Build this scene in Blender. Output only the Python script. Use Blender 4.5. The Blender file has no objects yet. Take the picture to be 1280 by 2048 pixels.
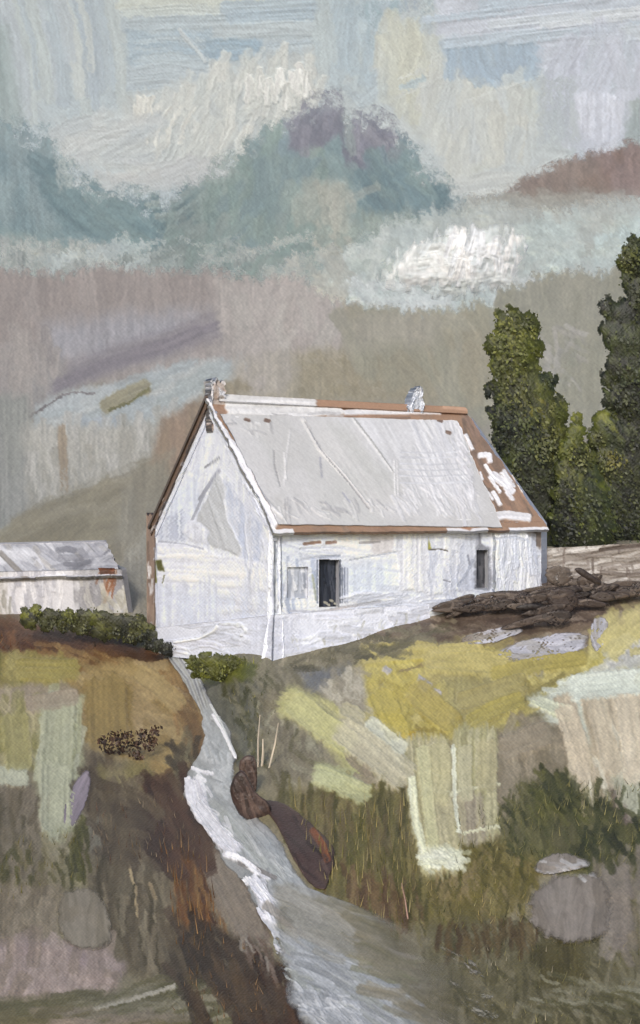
import bpy, math, random
import numpy as np

random.seed(7)
R = np.random.default_rng(11)
scn = bpy.context.scene
COL = scn.collection
F, HOR, CZ = 2600.0, 1024.0, 12.0          # focal length in photo pixels, horizon row, eye height

# ------------------------------------------------------------------ helpers
def world(u, v, Y):
    u, v, Y = np.broadcast_arrays(np.asarray(u, float), np.asarray(v, float), np.asarray(Y, float))
    return np.stack([(u - 640) / F * Y, Y, CZ - (v - HOR) / F * Y], -1)

def chart(P):
    return 640 + P[..., 0] / P[..., 1] * F, HOR - (P[..., 2] - CZ) / P[..., 1] * F

def ss(a, b, x):
    t = np.clip((x - a) / (b - a), 0, 1)
    return t * t * (3 - 2 * t)

TAB = np.random.default_rng(3).random((256, 256))
def vn(x, y, seed=0):
    x = np.asarray(x, float) + seed * 17.37; y = np.asarray(y, float) + seed * 9.71
    xi = np.floor(x).astype(int); yi = np.floor(y).astype(int)
    fx = x - xi; fy = y - yi
    fx = fx * fx * (3 - 2 * fx); fy = fy * fy * (3 - 2 * fy)
    a = TAB[xi & 255, yi & 255]; b = TAB[(xi + 1) & 255, yi & 255]
    c = TAB[xi & 255, (yi + 1) & 255]; d = TAB[(xi + 1) & 255, (yi + 1) & 255]
    return (a * (1 - fx) + b * fx) * (1 - fy) + (c * (1 - fx) + d * fx) * fy

def fbm(x, y, seed=0, o=4):
    s = 0; a = .5; t = 0
    for k in range(o):
        s = s + a * vn(x * 2 ** k, y * 2 ** k, seed + k * 3); t += a; a *= .55
    return s / t

def hexc(h):
    h = h.lstrip('#')
    return np.array([int(h[i:i + 2], 16) / 255 for i in (0, 2, 4)])

def lin(c):
    c = np.clip(c, 0, 1)
    return np.where(c <= .04045, c / 12.92, ((c + .055) / 1.055) ** 2.4)

def weave(u, v):                             # coarse cloth-like grain of the thick surfaces
    return .5 + .5 * np.sin(u * 2 * math.pi / 9.5 + 1.3 * np.sin(v * math.pi / 9.5)) * np.sin(v * 2 * math.pi / 9.0)

# ------------------------------------------------------------------ painter: colour + relief over a surface's own chart
class Painter:
    def __init__(s, U, V, base):
        s.U, s.V = U, V
        s.reg = None
        if np.allclose(U[0], U[-1]) and np.allclose(V[:, 0], V[:, -1]):
            s.reg = (U[0].copy(), V[:, 0].copy())
        s.C = np.empty(U.shape + (3,)); s.C[:] = hexc(base)
        s.H = np.zeros(U.shape); s.A = np.ones(U.shape)
        s.k = 0
    def _sel(s, u0, u1, v0, v1):
        if s.reg is not None:
            a, b = np.searchsorted(s.reg[0], [u0, u1]); c, d = np.searchsorted(s.reg[1], [v0, v1])
            if b <= a or d <= c: return None
            return (slice(c, d), slice(a, b))
        m = np.nonzero((s.U > u0) & (s.U < u1) & (s.V > v0) & (s.V < v1))
        return m if len(m[0]) else None
    def _put(s, sel, a, col, h, alpha=None):
        s.C[sel] = s.C[sel] * (1 - a[..., None]) + col * a[..., None]
        s.H[sel] = s.H[sel] * (1 - .7 * a) + h * a
        if alpha is not None:
            s.A[sel] = s.A[sel] * (1 - a) + alpha * a
    def stroke(s, pts, w, col, col2=None, op=1., dry=.25, h=1., streak=.16, soft=.25, rough=.35, ridge=.5, bf=.3, alpha=None):
        s.k += 1; k = s.k
        pts = np.asarray(pts, float); m = w * .75 + 4
        sel = s._sel(pts[:, 0].min() - m, pts[:, 0].max() + m, pts[:, 1].min() - m, pts[:, 1].max() + m)
        if sel is None: return
        u = s.U[sel]; v = s.V[sel]
        best = np.full(u.shape, 1e9); acr = np.zeros(u.shape); alo = np.zeros(u.shape); L = 0
        n = len(pts) - 1
        for i in range(n):
            p = pts[i]; d = pts[i + 1] - p; l = math.hypot(*d) + 1e-6; d = d / l
            t = (u - p[0]) * d[0] + (v - p[1]) * d[1]
            x = (u - p[0]) * -d[1] + (v - p[1]) * d[0]
            tc = np.clip(t, 0, l)
            over = np.abs(t - tc)
            dd = np.hypot(x, over * 1.6)
            q = dd < best
            best = np.where(q, dd, best); acr = np.where(q, x, acr); alo = np.where(q, L + t, alo); L += l
        bn = vn(acr * bf, alo * bf * .05, k)
        bn2 = vn(acr * bf * .45, alo * bf * .03 + 5, k + 5)
        fine = vn(u * .22, v * .22, k + 2)
        x = best / (w * .5)
        a = 1 - ss(1 - soft, 1 + soft * .4, x + rough * (fine * .5 + bn * .5 - .5))
        over = np.maximum(np.maximum(-alo, alo - L), 0) / (w * .3 + 2)
        a = a * (1 - ss(.2, 1., over + (bn - .5) * .9))
        thr = dry * (.35 + .65 * np.clip(alo / L, 0, 1))
        a = a * ss(thr - .16, thr + .16, .45 * bn + .3 * fine + .25 * weave(u, v) + .12)
        a = np.clip(a * op, 0, 1)
        c = hexc(col)
        c = c + (0 if col2 is None else (hexc(col2) - c) * ss(.3, .7, bn2)[..., None])
        c = c * (1 + streak * (bn - .5) + .5 * streak * (fine - .5))[..., None]
        rg = ridge * np.exp(-((x - .88) / .16) ** 2)
        s._put(sel, a, c, h * (.25 + .9 * bn + rg), alpha)
    def poly(s, pts, col, col2=None, op=1., soft=8, rough=10, ang=90, streak=.14, dry=0., h=.6, bf=.22, alpha=None):
        s.k += 1; k = s.k
        pts = np.asarray(pts, float); m = soft + rough + 3
        sel = s._sel(pts[:, 0].min() - m, pts[:, 0].max() + m, pts[:, 1].min() - m, pts[:, 1].max() + m)
        if sel is None: return
        u = s.U[sel]; v = s.V[sel]
        sd = sdist(u, v, pts)
        ca, sa = math.cos(math.radians(ang)), math.sin(math.radians(ang))
        al = u * ca + v * sa; ac = -u * sa + v * ca
        bn = vn(ac * bf, al * bf * .06, k); bn2 = fbm(ac * .03, al * .012, k + 4, 3)
        fine = vn(u * .2, v * .2, k + 2)
        e = sd + rough * ((fbm(u * .035, v * .035, k + 1, 3) - .5) * 2.2 + (bn - .5) * .9 + (fine - .5) * .5)
        a = 1 - ss(-soft, soft, e)
        if dry > 0:
            a = a * ss(dry - .16, dry + .16, .4 * bn + .25 * fine + .35 * weave(u, v) + .06 + .3 * (bn2 - .5))
        a = np.clip(a * op, 0, 1)
        c = hexc(col)
        c = c + (0 if col2 is None else (hexc(col2) - c) * ss(.35, .65, bn2)[..., None])
        c = c * (1 + streak * (bn - .5) + .6 * streak * (fine - .5) + .5 * streak * (bn2 - .5))[..., None]
        s._put(sel, a, c, h * (.3 + .8 * bn + .3 * fine), alpha)
    def hatch(s, pts, n, ln, wd, ang, cols, op=.8, dry=.35, h=.7, streak=.2, alpha=None, curve=.12):
        pts = np.asarray(pts, float)
        lo, hi = pts.min(0), pts.max(0); c = 0; tries = 0
        while c < n and tries < n * 8:
            tries += 1
            p = lo + (hi - lo) * R.random(2)
            if not inside(p, pts): continue
            c += 1
            L = R.uniform(*ln); a = math.radians(ang[0] + R.uniform(-ang[1], ang[1]))
            d = np.array([math.cos(a), math.sin(a)]); q = np.array([-d[1], d[0]]) * L * R.uniform(-curve, curve)
            s.stroke([p - d * L / 2, p + q, p + d * L / 2], R.uniform(*wd), cols[R.integers(len(cols))], op=op * R.uniform(.6, 1), dry=dry,
                     h=h, streak=streak, alpha=alpha)

def finish(p, grain=.07, drag=12., side=5., ang=90., seed=0, wv=.05):
    """drag the wet colours a little along the brush direction and let the cloth grain show"""
    U, V = p.U, p.V
    if p.reg is not None:
        us, vs = p.reg
        ca, sa = math.cos(math.radians(ang)), math.sin(math.radians(ang))
        al = U * ca + V * sa; ac = -U * sa + V * ca
        d1 = (vn(ac * .14, al * .05, seed + 1) - .5) * 1.1 * drag + (vn(U * .3, V * .3, seed + 2) - .5) * drag * 1.2
        d2 = (fbm(U * .09, V * .09, seed + 3, 3) - .5) * 2 * side
        u2 = U + d1 * ca - d2 * sa; v2 = V + d1 * sa + d2 * ca
        j = np.clip(np.searchsorted(us, u2), 0, len(us) - 1); i = np.clip(np.searchsorted(vs, v2), 0, len(vs) - 1)
        p.C = p.C[i, j]; p.A = p.A[i, j]
    g = (vn(U * .45, V * .45, seed + 5) - .5) * .6 + (vn(U * .16, V * .16, seed + 6) - .5) * .5
    p.C = p.C * (1 + grain * 2 * g + wv * (weave(U, V) - .5))[..., None]
    p.H = p.H + .35 * (weave(U, V) - .5) * (wv / .05)

def tone(C, sat=1., con=1., off=0., mid=.52):
    l = (C @ np.array([.3, .59, .11]))[..., None]
    return mid + (l + (C - l) * sat - mid) * con + off

def smooth_outline(o, n=2):
    o = np.asarray(o, float)
    for _ in range(n):
        q = np.roll(o, -1, 0); o = np.stack([o * .75 + q * .25, o * .25 + q * .75], 1).reshape(-1, 2)
    return o

def sdist(u, v, pts):
    best = np.full(np.shape(u), 1e9); ins = np.zeros(np.shape(u), bool)
    n = len(pts)
    for i in range(n):
        a, b = pts[i], pts[(i + 1) % n]
        d = b - a; l2 = d @ d + 1e-9
        t = np.clip(((u - a[0]) * d[0] + (v - a[1]) * d[1]) / l2, 0, 1)
        best = np.minimum(best, np.hypot(u - a[0] - t * d[0], v - a[1] - t * d[1]))
        c = ((a[1] > v) != (b[1] > v)) & (u < (b[0] - a[0]) * (v - a[1]) / (b[1] - a[1] + 1e-12) + a[0])
        ins ^= c
    return np.where(ins, -best, best)

def inside(p, pts):
    return bool(sdist(np.array(p[0]), np.array(p[1]), pts) < 0)

def box(u0, v0, u1, v1):
    return [(u0, v0), (u1, v0), (u1, v1), (u0, v1)]

# ------------------------------------------------------------------ materials
def paint_mat(name, rough=.5, spec=.35, weave_px=0., px_m=.017, alpha=False, bump=.25, grain=.08, coat=0.):
    m = bpy.data.materials.new(name); m.use_nodes = True
    nt = m.node_tree; N = nt.nodes; Lk = nt.links
    b = N['Principled BSDF']; out = N['Material Output']
    at = N.new('ShaderNodeAttribute'); at.attribute_name = 'paint'
    tc = N.new('ShaderNodeTexCoord')
    nz = N.new('ShaderNodeTexNoise'); nz.inputs['Scale'].default_value = 1 / (px_m * 5); nz.inputs['Detail'].default_value = 4
    Lk.new(tc.outputs['Object'], nz.inputs['Vector'])
    mr = N.new('ShaderNodeMapRange'); mr.inputs['To Min'].default_value = 1 - grain; mr.inputs['To Max'].default_value = 1 + grain
    Lk.new(nz.outputs['Fac'], mr.inputs['Value'])
    mul = N.new('ShaderNodeVectorMath'); mul.operation = 'SCALE'
    Lk.new(at.outputs['Color'], mul.inputs[0]); Lk.new(mr.outputs['Result'], mul.inputs['Scale'])
    Lk.new(mul.outputs[0], b.inputs['Base Color'])
    b.inputs['Roughness'].default_value = rough
    b.inputs['Specular IOR Level'].default_value = spec
    hgt = nz.outputs['Fac']
    if weave_px:
        uv = N.new('ShaderNodeUVMap'); uv.uv_map = 'chart'
        sep = N.new('ShaderNodeSeparateXYZ'); Lk.new(uv.outputs[0], sep.inputs[0])
        ws = []
        for ax in ('X', 'Y'):
            mm = N.new('ShaderNodeMath'); mm.operation = 'MULTIPLY'; mm.inputs[1].default_value = 2 * math.pi * 1000 / weave_px
            sn = N.new('ShaderNodeMath'); sn.operation = 'SINE'
            Lk.new(sep.outputs[ax], mm.inputs[0]); Lk.new(mm.outputs[0], sn.inputs[0]); ws.append(sn)
        pr = N.new('ShaderNodeMath'); pr.operation = 'MULTIPLY'
        Lk.new(ws[0].outputs[0], pr.inputs[0]); Lk.new(ws[1].outputs[0], pr.inputs[1])
        ad = N.new('ShaderNodeMath'); ad.operation = 'MULTIPLY_ADD'; ad.inputs[1].default_value = .10
        Lk.new(pr.outputs[0], ad.inputs[0]); Lk.new(nz.outputs['Fac'], ad.inputs[2])
        hgt = ad.outputs[0]
    bp = N.new('ShaderNodeBump'); bp.inputs['Strength'].default_value = bump; bp.inputs['Distance'].default_value = px_m * 4
    Lk.new(hgt, bp.inputs['Height']); Lk.new(bp.outputs[0], b.inputs['Normal'])
    if alpha:
        aa = N.new('ShaderNodeAttribute'); aa.attribute_name = 'cover'
        Lk.new(aa.outputs['Fac'], b.inputs['Alpha'])
    return m

# ------------------------------------------------------------------ mesh building
def mesh_obj(name, verts, quads, col=None, mat=None, parent=None, cover=None, uv=None, tris=None, smooth=True):
    me = bpy.data.meshes.new(name)
    verts = np.asarray(verts, float)
    if parent is not None and parent.type == 'EMPTY': verts = verts - np.array(parent.location)
    elif parent is not None and 'origin' in parent: verts = verts - np.array(parent['origin'])
    me.vertices.add(len(verts)); me.vertices.foreach_set('co', verts.astype(np.float32).ravel())
    quads = np.zeros((0, 4), int) if quads is None else np.asarray(quads, int)
    tris = np.zeros((0, 3), int) if tris is None else np.asarray(tris, int)
    loops = np.concatenate([quads.ravel(), tris.ravel()])
    nq, ntr = len(quads), len(tris)
    me.loops.add(len(loops)); me.loops.foreach_set('vertex_index', loops.astype(np.int32))
    me.polygons.add(nq + ntr)
    me.polygons.foreach_set('loop_start', np.concatenate([np.arange(nq) * 4, nq * 4 + np.arange(ntr) * 3]).astype(np.int32))
    me.update(calc_edges=True)
    if smooth: me.polygons.foreach_set('use_smooth', np.ones(nq + ntr, bool))
    if col is not None:
        a = me.attributes.new('paint', 'FLOAT_COLOR', 'POINT')
        c = np.ones((len(verts), 4), np.float32); c[:, :3] = np.clip(lin(col), 0, .9); a.data.foreach_set('color', c.ravel())
    if cover is not None:
        a = me.attributes.new('cover', 'FLOAT', 'POINT'); a.data.foreach_set('value', cover.astype(np.float32).ravel())
    if uv is not None:
        l = me.uv_layers.new(name='chart'); l.data.foreach_set('uv', (uv[loops] / 1000).astype(np.float32).ravel())
    o = bpy.data.objects.new(name, me); COL.objects.link(o)
    if mat is not None: me.materials.append(mat)
    if parent is not None: o.parent = parent
    return o

def grid_quads(nr, nc, flip=False):
    i = np.arange(nr - 1)[:, None] * nc + np.arange(nc - 1)[None]
    q = np.stack([i, i + 1, i + nc + 1, i + nc], -1).reshape(-1, 4)
    return q[:, ::-1] if flip else q

def grid_normals(P):
    a = np.gradient(P, axis=1); b = np.gradient(P, axis=0)
    n = np.cross(b, a); n /= np.linalg.norm(n, axis=-1, keepdims=True) + 1e-12
    s = np.sign((n * -P).sum(-1) + (n[..., 2] * CZ))    # turn towards the open side
    return n * np.where(s == 0, 1, s)[..., None]

def empty(name, loc, label, cat, group=None):
    o = bpy.data.objects.new(name, None); COL.objects.link(o); o.location = loc
    o['label'] = label; o['category'] = cat
    if group: o['group'] = group
    o.empty_display_size = .3
    return o

def tag(o, label, cat, group=None):
    o['label'] = label; o['category'] = cat
    if group: o['group'] = group
    return o

def slab(name, P00, P10, P11, P01, paint=None, base='#e2e2e6', thick=.1, step=2.0, mat=None, parent=None, hs=.012, cut=(), jag=0., seed=0, top=None):
    """a painted board/wall: face corners (left-top, right-top, right-bottom, left-bottom); relief on the face, real thickness behind"""
    P00, P10, P11, P01 = [np.asarray(p, float) for p in (P00, P10, P11, P01)]
    c = [chart(p) for p in (P00, P10, P11, P01)]
    nc = max(4, int(max(math.hypot(c[0][0] - c[1][0], c[0][1] - c[1][1]), math.hypot(c[3][0] - c[2][0], c[3][1] - c[2][1])) / step))
    nr = max(4, int(max(math.hypot(c[0][0] - c[3][0], c[0][1] - c[3][1]), math.hypot(c[1][0] - c[2][0], c[1][1] - c[2][1])) / step))
    s = np.linspace(0, 1, nc)[None, :, None]; t = np.linspace(0, 1, nr)[:, None, None]
    if jag:                                                  # uneven worn edges
        w = lambda x, k: (fbm(x * 14, x * 0 + k, seed + k, 4) - .5) * 2 * jag
        js0 = w(t, 1); js1 = w(t, 2); jt0 = w(s, 3); jt1 = w(s, 4)
        s2 = s + (1 - s) * js0 + s * js1; t2 = t + (1 - t) * jt0 + t * jt1
    else:
        s2, t2 = s + 0 * t, t + 0 * s
    if top is not None:                                      # top edge lifted along the face (gable shape)
        T = P00 + (P10 - P00) * s + top(s[0, :, 0])[None, :, None] * np.array([0, 0, 1.])
        B = P01 + (P11 - P01) * s
        P = T + (B - T) * t2
    else:
        P = (P00 * (1 - s2) + P10 * s2) * (1 - t2) + (P01 * (1 - s2) + P11 * s2) * t2
    n = np.cross(P10 - P00, P01 - P00); n /= np.linalg.norm(n)
    if n @ (np.array([0, 0, CZ]) - P00) < 0: n = -n
    U, V = chart(P)
    pt = Painter(U, V, base)
    pt.C *= (1 + .06 * (fbm(U * .05, V * .05, seed, 4) - .5))[..., None]
    if paint: paint(pt); finish(pt, .03, 0, 0, 90, seed, .03)
    if mat and mat.name.startswith('bare_brown'): pt.C = tone(pt.C, .85, 1, .02)
    if name == 'roof_sheet': pt.C = pt.C * .95
    if mat and mat.name.startswith('limewash'): pt.C = pt.C * np.array([.98, 1., 1.03])
    P = P + n * (pt.H * hs)[..., None]
    back = P[[0, 0, -1, -1], [0, -1, -1, 0]] - n * thick
    q = grid_quads(nr, nc)
    if cut:
        cu = U.ravel()[q].mean(1); cv = V.ravel()[q].mean(1)
        keep = np.ones(len(q), bool)
        for (a, b, cc, d) in cut: keep &= ~((cu > a) & (cu < cc) & (cv > b) & (cv < d))
        q = q[keep]
    verts = P.reshape(-1, 3); col = pt.C.reshape(-1, 3); uv = np.stack([U, V], -1).reshape(-1, 2)
    # rim: duplicate the border, pushed back
    ring = np.concatenate([np.arange(nc), np.arange(1, nr) * nc + nc - 1, (nr - 1) * nc + np.arange(nc - 2, -1, -1), np.arange(nr - 2, 0, -1) * nc])
    m = len(ring); off = len(verts)
    rv = verts[ring] - n * thick
    rq = np.stack([ring, np.roll(ring, -1), off + np.roll(np.arange(m), -1), off + np.arange(m)], -1)
    cen = rv.mean(0); off2 = off + m
    tri = np.stack([off + np.arange(m), off + np.roll(np.arange(m), -1), np.full(m, off2)], -1)
    verts = np.concatenate([verts, rv, cen[None]]); col = np.concatenate([col, col[ring], col[ring].mean(0)[None]])
    uv = np.concatenate([uv, uv[ring], uv[ring].mean(0)[None]])
    if cut: tri = None
    return mesh_obj(name, verts, np.concatenate([q, rq]), col, mat, parent, uv=uv, tris=tri)

def interp(pts):
    a = np.array(sorted(pts), float)
    return lambda x: np.interp(x, a[:, 0], a[:, 1])

# ------------------------------------------------------------------ the lie of the land
_yt = np.array([(300, 330), (440, 262), (500, 240), (560, 215), (620, 190), (700, 160), (800, 125), (900, 95), (1000, 72), (1040, 64), (1090, 56),
                (1165, 50.2), (1232, 47.2), (1310, 44), (1400, 40.5), (1500, 37), (1700, 31), (2048, 24), (2300, 20.5), (3600, 11)])
_vv = np.arange(300, 3601, 4.); _yy = np.exp(np.interp(_vv, _yt[:, 0], np.log(_yt[:, 1])))
_ker = np.hanning(17); _ker /= _ker.sum()
_yy = np.exp(np.convolve(np.pad(np.log(_yy), 8, mode='reflect', reflect_type='odd'), _ker, 'valid'))
def YT(u, v, rough=True):
    u = np.asarray(u, float); v = np.asarray(v, float)
    W = ss(780, 1010, v) * (1 - .9 * ss(1420, 2050, v))
    y = np.interp(v, _vv, _yy) * (1 + .17 * (1 - ss(300, 560, u)) * W)
    if rough:
        y = y * (1 + .02 * (fbm(u / 170, v / 110, 21, 3) - .5))
    return y
def ground(u, v): return world(u, v, YT(u, v))

# ------------------------------------------------------------------ camera, light, air
cam = bpy.data.cameras.new('Camera'); co = bpy.data.objects.new('Camera', cam); COL.objects.link(co)
cam.sensor_fit = 'VERTICAL'; cam.sensor_height = 24; cam.lens = 24 * F / 2048; cam.clip_end = 20000; cam.clip_start = .1
co.location = (0, 0, CZ); co.rotation_euler = (math.radians(90), 0, 0)
scn.camera = co
SUN_EL, SUN_AZ = math.radians(33), math.radians(193)   # high, behind the viewer's left shoulder
sd = np.array([math.sin(SUN_AZ) * math.cos(SUN_EL), math.cos(SUN_AZ) * math.cos(SUN_EL), math.sin(SUN_EL)])
sun = bpy.data.lights.new('Sun', 'SUN'); so = bpy.data.objects.new('Sun', sun); COL.objects.link(so)
sun.energy = 1.5; sun.angle = math.radians(11); sun.color = (1, .985, .97)
from mathutils import Vector
so.rotation_euler = Vector(-sd).to_track_quat('-Z', 'Y').to_euler(); so.location = (-10, -20, 40)
w = bpy.data.worlds.new('World'); scn.world = w; w.use_nodes = True
sk = w.node_tree.nodes.new('ShaderNodeTexSky'); sk.sky_type = 'NISHITA'; sk.sun_disc = False
sk.sun_elevation = SUN_EL; sk.sun_rotation = SUN_AZ; sk.dust_density = 3; sk.air_density = 1.0
bg = w.node_tree.nodes['Background']; bg.inputs['Strength'].default_value = .12
w.node_tree.links.new(sk.outputs[0], bg.inputs[0])
scn.view_settings.view_transform = 'Standard'; scn.view_settings.look = 'None'
scn.view_settings.exposure = 0.28
scn.cycles.transparent_max_bounces = 16
scn.cycles.max_bounces = 5

def axis(a, b, step, a2, b2, n=26):
    lo = a - (a - a2) * (np.linspace(1, 0, n, endpoint=False) ** 1.6)
    hi = b + (b2 - b) * (np.linspace(0, 1, n + 1)[1:] ** 1.6)
    return np.concatenate([lo, np.arange(a, b, step), hi])

# ================================================================== SKY
def build_sky():
    us = axis(-160, 1440, 2., -1500, 2800); vs = axis(-80, 620, 2., -900, 760, 14)
    U, V = np.meshgrid(us, vs)
    p = Painter(U, V, '#b7c1c2')
    def S(pts, w, c, c2=None, **k): p.stroke(pts, w, c, c2, **k)
    p.hatch(box(-300, -300, 1600, 640), 260, (160, 340), (60, 130), (10, 60), ['#b4bfc1', '#bcc5c4', '#adbbc0', '#c0c6c3'], op=.7, dry=.2)
    # left: upright curved strokes
    for i in range(26):
        x = R.uniform(20, 250); y0 = R.uniform(-30, 60); L = R.uniform(150, 260)
        S([(x - 25, y0), (x, y0 + L * .5), (x + 8, y0 + L)], R.uniform(14, 34), ['#b9c2bf', '#adb9bd', '#a7b3b9', '#c2c8c3', '#b3bcbf'][i % 5], op=.85, dry=.4, h=1.4, streak=.14)
    S([(-10, 60), (10, 150), (25, 250)], 60, '#8b9b98', '#98a6a3', op=.85, soft=.6)
    S([(-30, 100), (-20, 260), (0, 330)], 70, '#8b9b98', op=.9, soft=.6)
    # top: long level strokes
    for y, c, x0, x1 in [(8, '#c6cabd', 240, 600), (26, '#c0c7c0', 250, 450), (45, '#b3bfc2', 250, 640), (12, '#adbcc3', 450, 800), (34, '#a9b9c1', 460, 760),
                         (60, '#bbc5c6', 420, 720), (75, '#b4c0c6', 640, 780), (95, '#b2bfc4', 540, 760)]:
        S([(x0, y + 5), ((x0 + x1) / 2, y - 4), (x1, y + 2)], 30, c, op=.9, dry=.3, h=1.3)
    p.poly([(255, 62), (420, 60), (425, 140), (260, 150)], '#a4b5bd', '#b1bdc0', ang=5)
    for y in (78, 92, 108, 122): S([(270, y + 6), (340, y), (420, y + 8)], 16, '#9fb1ba', '#b4c0c3', dry=.45)
    S([(420, 95), (470, 92), (520, 98)], 36, '#93a9b5', '#9fb2bb', dry=.2)
    S([(425, 115), (500, 108)], 22, '#94a9b5', dry=.3)
    for y in (145, 160, 176): S([(258, y), (330, y - 8), (420, y + 4)], 22, '#b3bec1', '#adb9bd', dry=.4, h=1.3)
    S([(360, 62), (395, 100), (412, 125)], 9, '#c1c9c9', dry=.2, h=2.2)
    # pale cloud mass, left of centre
    p.poly([(180, 240), (280, 190), (410, 150), (520, 120), (640, 95), (640, 200), (560, 240), (480, 300), (400, 345), (290, 372), (180, 340), (110, 300), (120, 260)], '#c4c8c2', '#bdc3c0', soft=16, rough=16, ang=70)
    p.hatch([(420, 140), (640, 100), (640, 210), (480, 300), (400, 330)], 46, (40, 90), (10, 24), (105, 22), ['#cfd0c7', '#c9cbc2', '#d6d6cc', '#c4c8c1'], h=2, dry=.4)
    p.hatch([(280, 195), (420, 170), (420, 320), (300, 340)], 30, (40, 100), (12, 26), (108, 25), ['#c9ccc4', '#c3c7c1', '#d0d0c6', '#bec4bf'], h=1.8, dry=.4)
    for x, y in [(500, 175), (520, 160), (540, 180), (560, 160), (585, 165), (600, 150), (615, 165), (575, 190)]:
        S([(x - 5, y + 30), (x, y - 20), (x + 12, y + 24)], 15, '#e3e2da', '#d3d4cb', dry=.35, h=3.2, streak=.2)
    for x in (278, 290, 303): S([(x, 195), (x - 4, 225), (x - 6, 262)], 13, '#d9d8cd', dry=.35, h=2.4)
    for x in (292, 312, 335, 360): S([(x + 30, 215), (x + 8, 250), (x, 290)], 9, '#d6d6cc', dry=.5, h=2.2)
    p.hatch(box(120, 250, 300, 320), 24, (60, 110), (18, 34), (150, 30), ['#bfc4c1', '#c5c8c4', '#b6bdbd'], h=1.2)
    p.hatch(box(230, 320, 430, 372), 20, (50, 100), (14, 26), (165, 20), ['#bcbfbd', '#c3c3be', '#bfc2c0'], h=1.2)
    # centre top
    p.hatch(box(640, 0, 750, 140), 26, (70, 130), (24, 40), (95, 14), ['#aebec4', '#b5c2c5', '#b9c4c3'], dry=.3)
    p.poly([(690, 10), (790, 0), (870, -6), (866, 20), (760, 34), (750, 110), (732, 118), (736, 36), (690, 30)], '#93a8ad', '#9aa4ae', dry=.55, rough=10, soft=3, h=.5)
    p.poly([(752, 70), (830, 58), (872, 70), (872, 140), (950, 150), (1085, 175), (1085, 250), (1060, 330), (1010, 378), (935, 372), (880, 320), (830, 270), (790, 210), (752, 140)], '#c6cac0', '#c2c8c4', soft=10, rough=12)
    p.hatch([(752, 70), (850, 60), (872, 130), (860, 220), (790, 200), (752, 140)], 22, (60, 120), (20, 36), (85, 16), ['#cbccb9', '#c6c9bb', '#c9c9b6'], dry=.3, h=1.2)
    p.hatch([(830, 150), (1080, 180), (1060, 330), (960, 370), (860, 290)], 44, (60, 120), (20, 40), (92, 20), ['#c6c9c1', '#c2c7c4', '#cacbc0', '#bfc6c4'], dry=.35, h=1.2)
    for a, b in [((800, 160), (890, 122)), ((800, 195), (890, 150)), ((930, 205), (1085, 152)), ((800, 180), (850, 165))]:
        S([a, b], 6, '#cfd2cb', dry=.55, h=1.6, op=.7)
    S([(805, 178), (850, 160)], 16, '#b4c2c2', dry=.3)
    p.poly([(880, 85), (1085, 75), (1085, 120), (1010, 150), (985, 165), (930, 150), (890, 120)], '#a3b4bf', '#9eb0be', soft=5, rough=8, ang=80)
    p.hatch(box(900, 90, 1080, 140), 16, (50, 90), (18, 30), (85, 30), ['#a0b2bf', '#a9b8c1', '#9db0bd'], dry=.3)
    # top right: pale lilac, long strokes
    p.poly([(860, -60), (1440, -60), (1440, 300), (1250, 280), (1200, 295), (1150, 268), (1085, 150), (1075, 70), (870, 75)], '#bfc7cf', '#c4c9d1', soft=10, rough=12, ang=-8)
    for i in range(18):
        y = R.uniform(-40, 85); x = R.uniform(840, 1300)
        S([(x, y + 8), (x + 90, y - 2), (x + 200, y - 14)], R.uniform(16, 34), ['#c9d0d4', '#b9c5cd', '#d0d5d7', '#c2c8d0', '#b4c1ca'][i % 5], dry=.4, h=1.6, op=.85)
    p.hatch([(1090, 90), (1430, 80), (1430, 290), (1160, 270)], 50, (70, 140), (26, 46), (100, 25), ['#c2c7d1', '#c8cbd4', '#bcc3cb', '#c3c7d2'], dry=.3, h=1.2)
    p.poly([(1150, 190), (1250, 180), (1245, 275), (1200, 292), (1160, 268)], '#d3d6df', '#ccd0da', soft=5, rough=9, h=1.6)
    p.poly([(1075, 160), (1150, 150), (1155, 280), (1120, 290), (1080, 290)], '#aeb6b9', '#b6bdbe', dry=.45, soft=6, rough=10)
    p.poly([(1256, 205), (1330, 170), (1440, 160), (1440, 330), (1240, 330), (1252, 280)], '#98a4a3', '#a3adaa', soft=7, rough=9)
    # behind the mountains: pale grey
    p.hatch(box(880, 340, 1100, 400), 14, (60, 110), (20, 34), (-15, 25), ['#c2c7c3', '#bbc2c0', '#c6c9c3'], dry=.3)
    finish(p, .04, 6, 5, 80, 3, .05)
    p.C = (hexc('#b2babb') + (p.C - hexc('#b7c0c0')) * .92) * np.array([.965, .985, 1.005])
    Y = 3200 - 500 * np.clip((HOR - V) / 2000, 0, 1) ** 2
    P = world(U, V, Y)
    P[..., 1] += -pt_scale(p.H, 1.1)
    mat = paint_mat('sky_air', .65, .2, 7.6, 1.25, bump=.2, grain=.03)
    b = mat.node_tree.nodes['Principled BSDF']; mat.node_tree.links.new(b.inputs['Base Color'].links[0].from_socket, b.inputs['Emission Color']); b.inputs['Emission Strength'].default_value = .16
    o = mesh_obj('sky', P.reshape(-1, 3), grid_quads(*U.shape), p.C.reshape(-1, 3), mat, uv=np.stack([U, V], -1).reshape(-1, 2))
    o['kind'] = 'structure'
def pt_scale(H, s): return H * s

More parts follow.
